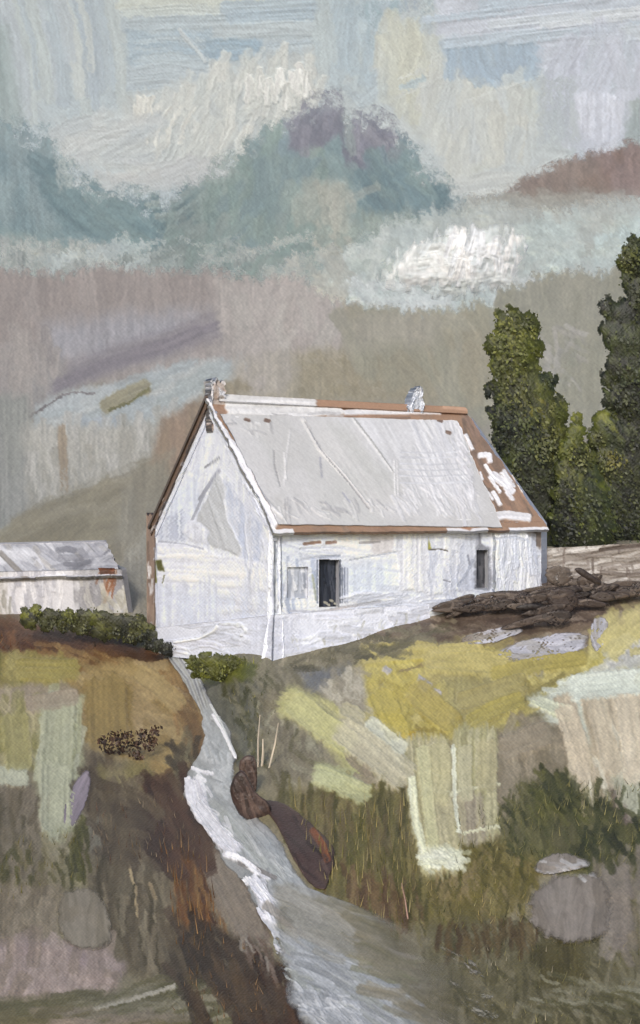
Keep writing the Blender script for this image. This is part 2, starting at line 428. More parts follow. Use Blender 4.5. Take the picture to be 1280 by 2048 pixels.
# ================================================================== FAR HILLS
def hill(name, us, vs, crest, Ybase, Yfun, paint, base, matname, px_m, foot_soft=None, edge=16, seed=0, hs=1.):
    U, V = np.meshgrid(us, vs)
    p = Painter(U, V, base)
    paint(p)
    finish(p, .07, 4, 6, 75, seed, .08)
    p.C = tone(p.C, 1.0, 1.14, 0, .58) * .9
    vc = crest(U) + (fbm(U * .03, U * 0, seed, 4) - .5) * 16
    d = V - vc                                             # >0 below the crest line
    Y = Yfun(U, V)
    Yc = Yfun(U, np.maximum(V, vc))
    P = world(U, V, Y)
    over = d < 0
    back = world(U, vc, Yc); back[..., 1] += -d * px_m * 2.2; back[..., 2] -= -d * px_m * .9
    P = np.where(over[..., None], back, P)
    P[..., 1] -= p.H * hs
    P[..., 2] += p.H * hs * .4
    g = fbm(U * .05, V * .05, seed + 9, 4)
    A = ss(0, edge, d + edge * (g - .5) * 1.6 + edge * .55 * (vn(U * .33, V * .33, seed + 2) - .5))
    A = np.where(over, A * 0, A)
    if foot_soft: A = A * foot_soft(U, V)
    mat = paint_mat(matname, .7, .2, 7.6, px_m, alpha=True, bump=.2, grain=.05)
    o = mesh_obj(name, P.reshape(-1, 3), grid_quads(*U.shape), p.C.reshape(-1, 3), mat, cover=A.ravel(), uv=np.stack([U, V], -1).reshape(-1, 2))
    o['kind'] = 'structure'
    return o

def build_mountain():
    crest = interp([(-900, 200), (-200, 215), (0, 215), (60, 236), (100, 240), (118, 275), (150, 315), (200, 336), (250, 362), (310, 368), (360, 352), (400, 326), (450, 300), (500, 262),
                    (540, 226), (585, 200), (625, 182), (660, 170), (684, 172), (692, 208), (706, 214), (720, 206), (750, 206), (785, 228), (815, 262), (850, 300), (890, 340), (925, 378), (960, 400), (1300, 470), (2000, 470)])
    def paint(p):
        S = p.stroke
        p.hatch(box(-200, 180, 1000, 620), 150, (70, 150), (30, 70), (20, 50), ['#8a9c99', '#7f9496', '#93a29e', '#849894'], dry=.25, h=.8)
        p.poly([(-300, 200), (60, 230), (110, 250), (120, 460), (-300, 470)], '#82979a', '#8b9c9d', soft=14, ang=85)
        p.poly([(60, 330), (140, 330), (250, 365), (400, 400), (390, 450), (250, 490), (130, 460)], '#748c8f', '#6f878b', soft=14, ang=35)
        p.hatch([(110, 340), (260, 380), (390, 410), (270, 490), (130, 450)], 34, (80, 160), (24, 44), (32, 14), ['#738a8d', '#6d868a', '#7c9293', '#819594'], dry=.3)
        p.poly([(110, 305), (190, 335), (200, 370), (120, 385)], '#a5afab', dry=.5, soft=5)
        for i in range(12):
            y = 350 + i * 8
            S([(250 + i * 8, y + 20), (330 + i * 4, y + 14), (410 + i * 2, y - 40)], 10, ['#8c9d9a', '#738889', '#98a5a0'][i % 3], dry=.45, h=1.6)
        p.poly([(420, 320), (560, 215), (640, 200), (650, 480), (420, 500), (380, 430)], '#8a9b96', '#94a29b', soft=18, rough=16, ang=70)
        p.hatch([(420, 330), (560, 220), (640, 260), (640, 460), (430, 480)], 60, (50, 110), (16, 34), (115, 30), ['#8c9d97', '#83968f', '#96a39c', '#7f9293', '#8699a0'], dry=.4, h=1.2)
        p.poly([(520, 330), (560, 300), (570, 440), (490, 450)], '#849797', op=.7, soft=16)
        p.poly([(560, 225), (600, 195), (688, 165), (690, 265), (640, 290), (580, 300)], '#7f7f89', '#787983', soft=8, rough=12, ang=100)
        p.hatch([(575, 215), (688, 170), (688, 262), (600, 290)], 34, (30, 60), (10, 22), (105, 30), ['#81828c', '#8c8b94', '#7a7b85'], dry=.35, h=1.3)
        p.poly([(692, 205), (780, 215), (822, 262), (800, 330), (740, 350), (700, 330), (690, 270)], '#80818c', '#787984', soft=8, rough=14, ang=75)
        p.hatch([(705, 230), (780, 225), (815, 270), (790, 330), (720, 330)], 40, (26, 55), (9, 20), (60, 40), ['#82828d', '#8d8c96', '#797a85', '#94939a'], dry=.4, h=1.3)
        S([(696, 225), (698, 260), (706, 310)], 22, '#98a39e', '#8f9c97', dry=.4, soft=.6, op=.7)  # pale mist in the notch, painted onto the rock colour
        p.poly([(820, 280), (930, 380), (925, 440), (860, 440), (720, 420), (700, 350), (790, 330)], '#7c9396', '#73898d', soft=12, ang=55)
        p.hatch([(820, 290), (925, 385), (915, 430), (740, 410), (720, 360)], 34, (60, 110), (16, 30), (50, 18), ['#7a9195', '#6f878c', '#8a9c9b', '#839795'], dry=.3, h=1.1)
        p.poly([(870, 370), (925, 380), (925, 435), (880, 430)], '#667d82', soft=9, ang=55)
        p.poly([(610, 370), (690, 360), (720, 470), (690, 620), (600, 620), (590, 450)], '#a3aaa0', '#a8aea4', soft=18)
        p.hatch(box(600, 370, 720, 600), 40, (40, 90), (12, 30), (100, 60), ['#a2aaa0', '#adb0a4', '#98a49c', '#b2b3a7'], dry=.4, h=1.4)
        p.poly([(720, 420), (880, 440), (860, 500), (740, 520)], '#97a59d', '#9da99f', soft=16)
        p.poly([(-300, 475), (120, 485), (260, 505), (400, 490), (620, 510), (620, 640), (-300, 640)], '#979f9a', '#9ca59f', soft=14, rough=12)
        p.hatch(box(330, 440, 640, 560), 46, (40, 90), (14, 30), (130, 40), ['#8c9c95', '#98a39d', '#839590', '#9fa8a2'], dry=.4, h=1.1)
        p.poly([(0, 470), (240, 490), (240, 540), (0, 540)], '#a6aaa5', dry=.55, soft=6)
    us = axis(-120, 1100, 2.2, -900, 1900); vs = np.arange(150, 640, 2.2)
    yf = lambda U, V: 900 + (640 - V) * 1.5 + 110 * (fbm(U / 190, V / 150, 31, 3) - .5)
    hill('mountain', us, vs, crest, 900, yf, paint, '#86999a', 'mountain_rock', .38, seed=41, hs=.4, edge=60)

def build_brown_hill():
    crest = interp([(700, 470), (900, 400), (930, 386), (985, 378), (1030, 362), (1065, 340), (1110, 318), (1180, 298), (1240, 282), (1285, 268), (1500, 230), (2200, 200)])
    def paint(p):
        p.hatch([(880, 300), (1500, 240), (1500, 420), (900, 430)], 90, (60, 130), (24, 50), (80, 24), ['#93877d', '#8d8076', '#998e84', '#8a7b70'], dry=.25)
        p.poly([(1190, 270), (1500, 240), (1500, 410), (1240, 420), (1180, 340)], '#89776d', '#90807a', soft=22)
        p.poly([(1040, 320), (1190, 295), (1200, 350), (1060, 380)], '#8f8279', soft=14, op=.8)
        p.poly([(900, 400), (1240, 395), (1500, 420), (1500, 560), (880, 560)], '#a7a79e', '#a2a197', soft=26, ang=5)
        p.hatch(box(900, 395, 1240, 440), 30, (50, 120), (16, 30), (0, 12), ['#a9a9a0', '#9d9a90', '#adafa8'], dry=.35, op=.6)
    us = axis(860, 1420, 2.2, 700, 2200, 22); vs = np.arange(200, 560, 2.2)
    yf = lambda U, V: 520 + (560 - V) * .9 + 40 * (fbm(U / 150, V / 120, 33, 3) - .5)
    fs = lambda U, V: ss(880, 960, U + 40 * (fbm(U * .05, V * .05, 2, 3) - .5)) 
    hill('moorland_hill', us, vs, crest, 520, yf, paint, '#948980', 'moor_heather', .23, foot_soft=fs, seed=47, hs=.25, edge=22)

# ================================================================== MIST + CLOUD
def build_mist():
    us = axis(-60, 1360, 2.4, -900, 2100, 16); vs = np.arange(390, 700, 2.4)
    U, V = np.meshgrid(us, vs)
    p = Painter(U, V, '#bac4bf'); p.A[:] = 0
    p.poly([(640, 560), (700, 500), (780, 450), (860, 425), (930, 415), (1060, 430), (1180, 420), (1240, 400), (1500, 400), (1500, 660), (640, 680)], '#b9c3bf', '#b4bfbb', soft=20, rough=20, alpha=.95, ang=80)
    p.poly([(860, 440), (1240, 425), (1240, 500), (1060, 545), (860, 500)], '#b0b8b2', '#abb0aa', soft=26, rough=20, alpha=.75, op=.7)
    p.poly([(1180, 470), (1290, 425), (1320, 520), (1190, 530)], '#b9c9c6', soft=10, rough=10, alpha=1, ang=150)
    p.hatch([(1040, 450), (1240, 440), (1230, 520), (1060, 540)], 30, (40, 90), (14, 30), (150, 20), ['#b6c4c0', '#aeb9b3', '#bcc8c4'], dry=.5, alpha=.95, op=.8)
    p.hatch([(640, 540), (780, 480), (800, 600), (660, 600)], 26, (40, 80), (16, 30), (140, 40), ['#bac4bd', '#b1bcb4', '#c2c9c3'], dry=.4, alpha=.9, op=.8)
    p.hatch(box(680, 560, 1060, 615), 26, (60, 120), (14, 26), (5, 14), ['#c3cbc8', '#b8c4c0', '#cbd1ce'], dry=.4, alpha=1, op=.9)
    # torn shreds along the left
    p.hatch(box(-100, 485, 640, 555), 40, (40, 90), (8, 20), (-15, 25), ['#a3aaa4', '#aaada6', '#9fa9a5', '#a6afab'], dry=.6, alpha=.8, op=.7)
    p.hatch(box(100, 490, 300, 530), 10, (50, 90), (12, 22), (-25, 15), ['#b1bcba', '#abb6b4'], dry=.5, alpha=.9, op=.8)
    p.hatch(box(-400, 500, -60, 560), 10, (90, 160), (30, 50), (-5, 15), ['#aeb6b1'], dry=.3, alpha=.9)
    p.hatch(box(560, 520, 700, 640), 24, (40, 80), (12, 26), (100, 60), ['#b3b3a8', '#aeb0a6', '#bcbcb1'], dry=.45, alpha=.85, op=.8, h=1.4)
    finish(p, .05, 14, 8, 60, 9, .05); p.C = tone(p.C, .85) * .95
    Y = 300 + (700 - V) * .45 - 22 * fbm(U / 90, V / 60, 12, 4)
    P = world(U, V, Y); P[..., 1] -= p.H * .14
    mat = paint_mat('mist_vapour', .8, .1, 7.6, .13, alpha=True, bump=.2, grain=.03)
    o = mesh_obj('mist', P.reshape(-1, 3), grid_quads(*U.shape), p.C.reshape(-1, 3), mat, cover=np.clip(p.A, 0, 1).ravel(), uv=np.stack([U, V], -1).reshape(-1, 2))
    o['kind'] = 'stuff'

def pillow(name, outline, Yf, depth, base, paint=None, mat=None, parent=None, step=2.0, hs=.01, seed=0, lump=.15, cover=None, jag=.05, flat=2.0):
    """closed rounded solid from an outline: its own distance (Yf(u,v)), real thickness (depth, metres)"""
    o = smooth_outline(outline)
    c = o.mean(0)
    a = np.arctan2(o[:, 1] - c[1], o[:, 0] - c[0]); idx = np.argsort(a)
    r = np.hypot(o[:, 0] - c[0], o[:, 1] - c[1])
    ext = (o.max(0) - o.min(0)).max()
    na = int(max(24, math.pi * ext / step / 1.6)); nr = int(max(6, ext / 2 / step))
    th = np.linspace(-math.pi, math.pi, na, endpoint=False)
    # boundary point on the outline for each direction
    rb = np.zeros(na)
    for k, t in enumerate(th):
        d = np.array([math.cos(t), math.sin(t)]); best = 1
        for i in range(len(o)):
            p, q = o[i] - c, o[(i + 1) % len(o)] - c
            e = q - p; den = d[0] * e[1] - d[1] * e[0]
            if abs(den) < 1e-9: continue
            tt = (p[0] * e[1] - p[1] * e[0]) / den; s = (p[0] * d[1] - p[1] * d[0]) / den
            if tt > 0 and -1e-6 <= s <= 1 + 1e-6: best = max(best, tt)
        rb[k] = best
    rb = rb * (1 + jag * 2 * (fbm(np.cos(th) * 4 + 9, np.sin(th) * 4 + 9, seed, 5) - .5) + jag * .8 * (vn(np.cos(th) * 15 + 30, np.sin(th) * 15 + 30, seed) - .5))
    rr = np.linspace(0, 1, nr) ** .8
    U = c[0] + rr[:, None] * (rb * np.cos(th))[None]; V = c[1] + rr[:, None] * (rb * np.sin(th))[None]
    prof = np.sqrt(np.clip(1 - rr ** flat, 0, 1))[:, None] * (1 + lump * 2 * (fbm(U * .04, V * .04, seed + 3, 3) - .5))
    p = Painter(U, V, base); p.C *= (1 + .12 * (fbm(U * .06, V * .06, seed, 4) - .5))[..., None]
    if paint: paint(p)
    Yc = Yf(U, V)
    Pf = world(U, V, Yc - depth * .5 * prof - p.H * hs * np.clip(prof * 3, 0, 1))
    Pb = world(U, V, Yc + depth * .5 * prof)
    verts = np.concatenate([Pf.reshape(-1, 3), Pb[:-1].reshape(-1, 3)])
    nf = nr * na
    i = np.arange(nr - 1)[:, None] * na + np.arange(na)[None]; j = np.arange(nr - 1)[:, None] * na + (np.arange(na)[None] + 1) % na
    qf = np.stack([i, j, j + na, i + na], -1).reshape(-1, 4)
    bi = lambda x: np.where(x >= (nr - 1) * na, x, x + nf)
    qb = bi(qf)[:, ::-1]
    col = np.concatenate([p.C.reshape(-1, 3), p.C[:-1].reshape(-1, 3)])
    cv = None
    if cover is not None:
        A = cover(U, V, rr[:, None] + 0 * U); cv = np.concatenate([A.ravel(), A[:-1].ravel()])
    uv = np.concatenate([np.stack([U, V], -1).reshape(-1, 2), np.stack([U, V], -1)[:-1].reshape(-1, 2)])
    return mesh_obj(name, verts, np.concatenate([qf, qb]), col, mat, parent, cover=cv, uv=uv)

def build_cloud():
    def paint(p):
        S = p.stroke
        for i in range(16):
            x = R.uniform(800, 960); y = R.uniform(480, 560); r = R.uniform(25, 60)
            S([(x - r, y + r * .5), (x - r * .5, y - r * .3), (x + r * .3, y - r * .4), (x + r * .8, y + r * .4)], R.uniform(14, 24), ['#d9dedf', '#cfd6d9', '#e2e5e6'][i % 3], dry=.35, h=2.2, streak=.2)
        for i in range(26):
            x = R.uniform(900, 1055); y = R.uniform(455, 545)
            S([(x - 16, y + 30), (x - 4, y - 14), (x + 8, y - 10), (x + 10, y + 40)], R.uniform(9, 17), ['#e6e8ea', '#d6dbe0', '#dde1e6', '#cdd5d9'][i % 4], dry=.4, h=2.6, streak=.22)
        p.hatch(box(800, 545, 1050, 595), 22, (40, 90), (10, 20), (0, 14), ['#d2d8da', '#c9d1d2', '#dde0e2'], dry=.4, h=1.6)
    mat = paint_mat('cloud_vapour', .7, .15, 0, .12, alpha=True, bump=.15, grain=.02)
    o = pillow('cloud', [(742, 560), (768, 520), (800, 488), (850, 462), (905, 440), (960, 448), (1010, 445), (1052, 452), (1060, 500), (1052, 545), (1040, 580), (985, 598), (900, 604), (810, 592)],
               lambda u, v: 285 + 0 * u, 6, '#c9d1d2', paint, mat, step=2.4, hs=.09, seed=5, lump=.2,
               cover=lambda U, V, r: ss(1.0, .5, r + .5 * (fbm(U * .06, V * .06, 7, 3) - .5) + .35 * (vn(U * .2, V * .05, 3) - .5)), jag=.06)
    tag(o, 'bright white swirling cloud low in front of the teal mountain', 'cloud')

# ================================================================== HILLSIDE
def build_hillside():
    us = axis(-240, 1560, 2., -1400, 2700); vs = np.concatenate([np.arange(440, 2080, 2.), 2080 + (3500 - 2080) * np.linspace(0, 1, 40) ** 1.5])
    U, V = np.meshgrid(us, vs)
    p = Painter(U, V, '#8d8675')
    S = p.stroke; H = p.hatch; Q = p.poly
    H(box(-800, 440, 2000, 900), 300, (90, 200), (40, 90), (85, 30), ['#9a938a', '#958f7f', '#928e80', '#9f968c'], op=.6, dry=.2, h=.5)
    H(box(-800, 900, 2000, 2500), 420, (80, 180), (30, 80), (80, 50), ['#7d7562', '#857b66', '#6f6854', '#8c856a'], op=.6, dry=.25, h=.8)
    # --- far slope, left: mauve and taupe
    Q([(-900, 480), (640, 520), (700, 640), (560, 740), (420, 760), (-900, 800)], '#9d938b', '#a0968f', soft=20, rough=14)
    Q([(-300, 540), (430, 545), (420, 640), (200, 690), (-300, 720)], '#998e86', '#958a82', soft=26)
    H(box(-60, 535, 460, 640), 44, (60, 130), (26, 50), (88, 14), ['#9b9088', '#948981', '#a1978f', '#978c84'], dry=.25, op=.7)
    Q([(430, 560), (600, 550), (690, 600), (700, 720), (560, 760), (420, 700)], '#aba29a', '#b0a89f', soft=26)
    H(box(440, 560, 690, 740), 44, (50, 110), (24, 46), (95, 30), ['#aca39b', '#b2aaa1', '#a59a91', '#b4aea4'], dry=.35, op=.7)
    Q([(90, 650), (260, 630), (420, 620), (330, 700), (180, 730), (90, 720)], '#a29fa1', '#9d999a', soft=28)
    S([(60, 790), (130, 755), (240, 715), (330, 690), (430, 655)], 62, '#867e82', '#8c8586', soft=.7, dry=.15, streak=.1)
    S([(110, 775), (200, 735), (330, 695), (400, 662)], 34, '#7f777b', '#888083', soft=.7, dry=.2, streak=.1)
    Q([(-200, 690), (100, 690), (135, 745), (60, 830), (-200, 860)], '#9b938c', '#938e89', soft=12)
    H(box(0, 680, 120, 780), 16, (50, 90), (16, 30), (88, 12), ['#a0978f', '#a69d94', '#918984'], dry=.4)
    # pale, cool mist of the hollow, painted into the slope colour
    Q([(60, 840), (110, 795), (230, 770), (320, 735), (420, 715), (500, 725), (500, 780), (420, 790), (340, 850), (250, 870), (140, 870)], '#acb3b2', '#b2b7b6', soft=12, rough=14)
    H([(60, 835), (230, 775), (420, 720), (490, 740), (330, 840), (120, 850)], 40, (40, 90), (14, 30), (-28, 16), ['#a8afae', '#b1b6b4', '#a1a9a9', '#b4b6b1'], dry=.5, op=.85)
    H(box(300, 740, 480, 850), 30, (40, 80), (14, 26), (-25, 20), ['#afb5b1', '#b9bab4', '#a6adaa'], dry=.6, op=.9)
    S([(212, 815), (245, 795), (295, 775)], 34, '#8d866b', '#9a9377', dry=.25, h=1.3)
    S([(220, 822), (262, 806), (298, 780)], 7, '#6f6a3c', dry=.3, h=1.5)
    Q([(155, 840), (255, 835), (250, 870), (170, 880)], '#a6aeb2', '#b2b8bc', soft=6, ang=85)
    S([(35, 860), (70, 828), (125, 795)], 6, '#6f6765', dry=.3); S([(125, 792), (150, 786), (190, 790)], 5, '#7a7270', dry=.4)
    # centre / right: olive moor
    Q([(470, 760), (580, 720), (700, 690), (860, 680), (880, 800), (640, 830), (480, 820)], '#9c9480', '#a39a85', soft=20, rough=16)
    Q([(600, 720), (760, 705), (850, 740), (830, 800), (600, 800)], '#988d72', '#a0967d', soft=22)
    H(box(590, 710, 850, 800), 60, (16, 40), (7, 16), (50, 60), ['#978c72', '#a79e88', '#8f8468', '#9c9279'], dry=.45, op=.7)
    Q([(690, 610), (860, 590), (1000, 585), (1000, 560), (1070, 530), (1240, 510), (1600, 480), (1600, 900), (1000, 860), (880, 800), (860, 690), (700, 690)], '#98947f', '#94917e', soft=16, rough=14)
    H(box(700, 620, 1000, 790), 54, (60, 130), (24, 50), (70, 24), ['#9b967f', '#938f7a', '#a09b87', '#9a9178'], dry=.25, op=.7)
    H(box(1000, 545, 1240, 880), 70, (70, 150), (20, 44), (93, 12), ['#959280', '#8f8c79', '#9b9785', '#93907f'], dry=.3, op=.75)
    Q([(690, 640), (800, 620), (900, 640), (860, 690), (700, 700)], '#a29c8c', soft=24, op=.8)
    H(box(1080, 660, 1170, 780), 20, (24, 60), (8, 18), (70, 50), ['#a39e94', '#aaa69d', '#8b8a78'], dry=.5, h=1.5)
    Q([(470, 720), (560, 700), (600, 740), (560, 790), (470, 790)], '#b3aaa0', '#aaa294', soft=14, dry=.3)
    # left slope beside the house
    Q([(-300, 780), (60, 790), (70, 1060), (-300, 1090)], '#97968f', '#8e8e86', soft=14)
    Q([(50, 860), (240, 850), (380, 830), (370, 920), (300, 980), (60, 1050)], '#a5a297', '#aaa79c', soft=14, rough=14)
    H([(60, 860), (370, 830), (340, 930), (60, 1020)], 90, (24, 70), (7, 18), (90, 14), ['#b0ada3', '#a39f93', '#9a968a', '#b5b2a9'], dry=.6, op=.85, h=1.3)
    S([(124, 855), (128, 910), (130, 985)], 18, '#94826a', dry=.5, op=.8)
    Q([(30, 1040), (110, 1000), (240, 950), (330, 900), (340, 1060), (280, 1130), (0, 1110)], '#8d8570', '#867d66', soft=16, ang=-20)
    H([(40, 1040), (200, 970), (300, 1000), (260, 1090), (20, 1085)], 44, (50, 120), (14, 30), (-22, 14), ['#8a8169', '#91886f', '#80775f', '#968d77'], dry=.35, op=.7)
    Q([(330, 840), (430, 780), (470, 790), (440, 880), (350, 960), (300, 930)], '#957f69', '#8d7a63', soft=14)
    Q([(410, 770), (480, 762), (520, 780), (420, 800)], '#94886f', soft=8)
    Q([(270, 950), (350, 900), (320, 1010), (290, 1080), (240, 1200), (230, 1050)], '#8a826f', '#928b79', soft=14)
    Q([(235, 1130), (295, 1060), (300, 1300), (235, 1260)], '#a39e8f', '#8e897c', soft=10, dry=.3)
    # yard on the right
    Q([(1060, 1040), (1600, 1030), (1600, 1140), (1060, 1140)], '#8e897b', '#958f80', soft=14, ang=-8)
    Q([(900, 1150), (1600, 1100), (1600, 1300), (1100, 1300), (760, 1290), (760, 1220)], '#7e705f', '#86796a', soft=12, ang=-8)
    H(box(880, 1170, 1300, 1290), 60, (40, 100), (8, 18), (-8, 16), ['#6f5f52', '#8b7f6f', '#9a9183', '#756a56'], dry=.45)
    # --- below the house
    Q([(400, 1300), (560, 1300), (780, 1240), (960, 1260), (960, 1320), (740, 1400), (560, 1420), (400, 1420)], '#7e7868', '#746f5e', soft=16)
    H(box(540, 1285, 800, 1400), 80, (20, 60), (6, 14), (80, 50), ['#7c7666', '#6d6857', '#8b8474', '#5f5b48', '#857f70'], dry=.45)
    Q([(600, 1340), (700, 1330), (720, 1370), (620, 1390)], '#75767a', '#6a6c72', dry=.35, soft=10)
    Q([(640, 1240), (790, 1225), (940, 1215), (960, 1250), (800, 1275), (660, 1285)], '#7e7361', '#6f6351', soft=10, ang=-5)
    Q([(890, 1190), (1100, 1150), (1210, 1120), (1220, 1235), (1100, 1265), (930, 1265)], '#64574d', '#564a41', soft=8, rough=12, ang=-8, dry=.2)
    H([(900, 1190), (1200, 1130), (1210, 1250), (930, 1270)], 50, (30, 80), (4, 10), (-8, 14), ['#4d4039', '#6d6056', '#8b7f74', '#3f342e'], dry=.45, h=1.4)
    H([(760, 1235), (950, 1225), (1000, 1280), (800, 1290)], 30, (40, 100), (6, 14), (8, 14), ['#5b4d42', '#73675a', '#97897a', '#4f4238'], dry=.45)
    # left bank
    Q([(-400, 1200), (60, 1225), (200, 1250), (320, 1290), (340, 1340), (-400, 1340)], '#5d5142', '#66553f', soft=8, ang=18)
    S([(-60, 1252), (60, 1268), (180, 1285), (280, 1305), (345, 1335)], 46, '#56402f', '#614b3a', dry=.2, h=1.2)
    S([(60, 1262), (180, 1280), (300, 1310), (360, 1350)], 22, '#4b3529', '#5c4536', dry=.25)
    H(box(-60, 1255, 70, 1310), 36, (24, 60), (5, 12), (50, 40), ['#42291a', '#57371f', '#6b4a2d', '#4f3826'], dry=.35)
    H([(60, 1290), (300, 1310), (200, 1350), (20, 1330)], 40, (40, 90), (6, 14), (20, 16), ['#6f5236', '#7d6444', '#5a4029', '#87714f'], dry=.45)
    Q([(-300, 1320), (80, 1310), (160, 1320), (160, 1380), (90, 1375), (-300, 1400)], '#908759', '#887e50', soft=8)
    H([(-60, 1315), (158, 1325), (158, 1378), (-60, 1380)], 44, (20, 50), (8, 18), (75, 40), ['#8f8553', '#9c9366', '#7c7344', '#6f6a3a'], dry=.4)
    Q([(-300, 1390), (100, 1368), (170, 1360), (170, 1440), (70, 1460), (-300, 1480)], '#9a8e80', '#918676', soft=10)
    Q([(160, 1330), (330, 1318), (385, 1360), (420, 1440), (410, 1540), (340, 1570), (160, 1480)], '#95835f', '#8d7a57', soft=14, ang=15)
    H([(170, 1335), (330, 1325), (400, 1430), (390, 1500), (180, 1460)], 50, (50, 110), (14, 30), (25, 20), ['#97866a', '#8b7855', '#a08e6c', '#837049', '#8d7c5f'], dry=.35)
    Q([(170, 1360), (268, 1370), (266, 1490), (172, 1480)], '#8b7a55', '#806f49', soft=5, h=1.1)
    H([(330, 1335), (380, 1360), (420, 1440), (405, 1540), (350, 1440)], 46, (40, 90), (6, 16), (68, 14), ['#705a42', '#83694a', '#5f4d3a', '#8f7857'], dry=.45)
    Q([(-300, 1430), (85, 1430), (80, 1540), (-300, 1550)], '#918c66', '#888254', soft=8)
    H(box(-60, 1390, 80, 1540), 36, (30, 70), (12, 28), (95, 24), ['#8d8862', '#9b9574', '#7f7a52', '#a39a80'], dry=.4)
    Q([(78, 1400), (165, 1395), (166, 1560), (150, 1660), (100, 1672), (68, 1640), (78, 1520)], '#9a9b84', '#a0a18e', soft=9, rough=10, h=1.6)
    H([(80, 1410), (162, 1400), (160, 1560), (140, 1650), (75, 1640)], 46, (40, 100), (10, 24), (94, 10), ['#9c9d85', '#a7a896', '#8f9177', '#a5a698'], dry=.4, h=1.6)
    Q([(-100, 1535), (60, 1525), (55, 1578), (10, 1575), (-100, 1600)], '#abac9c', '#9f9f88', soft=4)
    Q([(-300, 1575), (75, 1575), (80, 1660), (60, 1760), (-300, 1780)], '#776d60', '#6d6352', soft=10)
    H(box(-60, 1580, 90, 1760), 44, (40, 90), (8, 20), (92, 20), ['#776e62', '#675d4d', '#857b6d', '#5a523f'], dry=.4)
    # dark peat bank left of the burn
    Q([(170, 1500), (320, 1560), (400, 1520), (400, 1600), (420, 1690), (440, 1800), (350, 1800), (170, 1720)], '#62574a', '#584a3d', soft=16, ang=70)
    Q([(200, 1540), (300, 1520), (310, 1580), (210, 1600)], '#8d8368', '#7c7353', soft=14)
    Q([(280, 1590), (400, 1570), (440, 1690), (430, 1740), (300, 1720)], '#54413a', '#5c4b40', soft=18, ang=60)
    H([(180, 1580), (390, 1560), (430, 1720), (190, 1720)], 90, (40, 90), (8, 20), (75, 36), ['#5e5346', '#4c3a31', '#6d6252', '#574a38', '#73685a'], dry=.4)
    H([(330, 1500), (400, 1460), (400, 1600), (330, 1600)], 40, (24, 60), (6, 14), (70, 40), ['#5b5446', '#706a58', '#494137', '#7f7862'], dry=.45)
    Q([(170, 1640), (230, 1640), (240, 1730), (180, 1730)], '#7c7a72', soft=14, op=.8)
    Q([(170, 1710), (340, 1720), (420, 1800), (440, 1960), (340, 1960), (170, 1940)], '#6f6656', '#655c4c', soft=16)
    H([(320, 1690), (410, 1700), (450, 1880), (360, 1900)], 80, (70, 150), (5, 12), (80, 8), ['#6b4a2b', '#7a5733', '#57391f', '#806645', '#4d3525'], dry=.45, h=1.6)
    H([(190, 1720), (340, 1730), (360, 1920), (220, 1900)], 80, (40, 110), (6, 16), (86, 14), ['#6d6353', '#7b705f', '#5c5242', '#897f6e', '#4b4330'], dry=.45)
    S([(255, 1700), (268, 1770)], 6, '#a29277', dry=.4, h=1.6); S([(272, 1775), (275, 1835)], 5, '#9a8a70', dry=.4, h=1.6); S([(300, 1770), (312, 1800)], 9, '#93836b', dry=.5)
    Q([(400, 1700), (440, 1690), (520, 1790), (545, 1880), (480, 1890), (430, 1820)], '#837970', '#79706a', soft=8)
    H([(410, 1710), (450, 1720), (530, 1870), (470, 1880)], 24, (40, 80), (14, 30), (62, 14), ['#857b72', '#7a7168', '#8d837a'], dry=.25)
    H([(150, 1650), (178, 1650), (178, 1750), (140, 1750)], 26, (30, 70), (6, 12), (88, 12), ['#4c4a22', '#5f5d30', '#3f3d1d'], dry=.35)
    H(box(-40, 1700, 130, 1780), 40, (20, 50), (5, 12), (80, 30), ['#4f4c28', '#605a38', '#6d6445'], dry=.45)
    H(box(-40, 1760, 50, 1830), 24, (24, 60), (6, 12), (85, 20), ['#55521f', '#444118'], dry=.4)
    Q([(-300, 1770), (110, 1770), (120, 1900), (-300, 1920)], '#857a6c', '#7b7061', soft=12)
    H(box(-60, 1770, 120, 1900), 40, (40, 90), (10, 24), (95, 20), ['#8b8072', '#766b5b', '#94897a'], dry=.4)
    Q([(-300, 1890), (60, 1880), (200, 1890), (250, 1930), (230, 1985), (60, 2020), (-300, 2060)], '#9f908c', '#97888a', soft=14, ang=80)
    H(box(-60, 1890, 230, 2000), 50, (40, 90), (16, 36), (95, 24), ['#a2938e', '#988985', '#ab9b98', '#8d7f75'], dry=.35)
    Q([(350, 1860), (500, 1880), (560, 1930), (600, 2060), (360, 2060), (330, 1940)], '#544a3e', '#4a4136', soft=16)
    H([(340, 1870), (500, 1890), (590, 2040), (350, 2040)], 90, (40, 100), (6, 16), (70, 18), ['#51473b', '#433a30', '#625747', '#5a4434', '#6c6355'], dry=.45)
    H([(480, 1900), (580, 1950), (620, 2060), (520, 2060)], 50, (40, 80), (8, 18), (55, 16), ['#4a3224', '#56402f', '#3d2d24', '#5f4a38'], dry=.4)
    H([(480, 1870), (540, 1880), (560, 1960), (500, 1950)], 24, (30, 60), (5, 9), (75, 10), ['#8b8580', '#7d7069', '#6a5a50'], dry=.5)
    Q([(-100, 2000), (230, 1985), (360, 1960), (480, 2010), (520, 2200), (-100, 2200)], '#716c58', '#67624a', soft=14, ang=-10)
    H([(150, 1990), (350, 1960), (470, 2010), (470, 2050), (60, 2050)], 60, (50, 120), (6, 16), (-14, 10), ['#777260', '#5d5a40', '#8b8577', '#66614a'], dry=.45)
    S([(190, 2020), (270, 1998), (350, 1975)], 10, '#a8a298', '#8f897c', dry=.4, h=1.8)
    H([(-60, 2030), (200, 2020), (480, 2050), (-60, 2080)], 30, (50, 90), (10, 20), (-6, 10), ['#7f766b', '#6d6650', '#8e8177'], dry=.4)
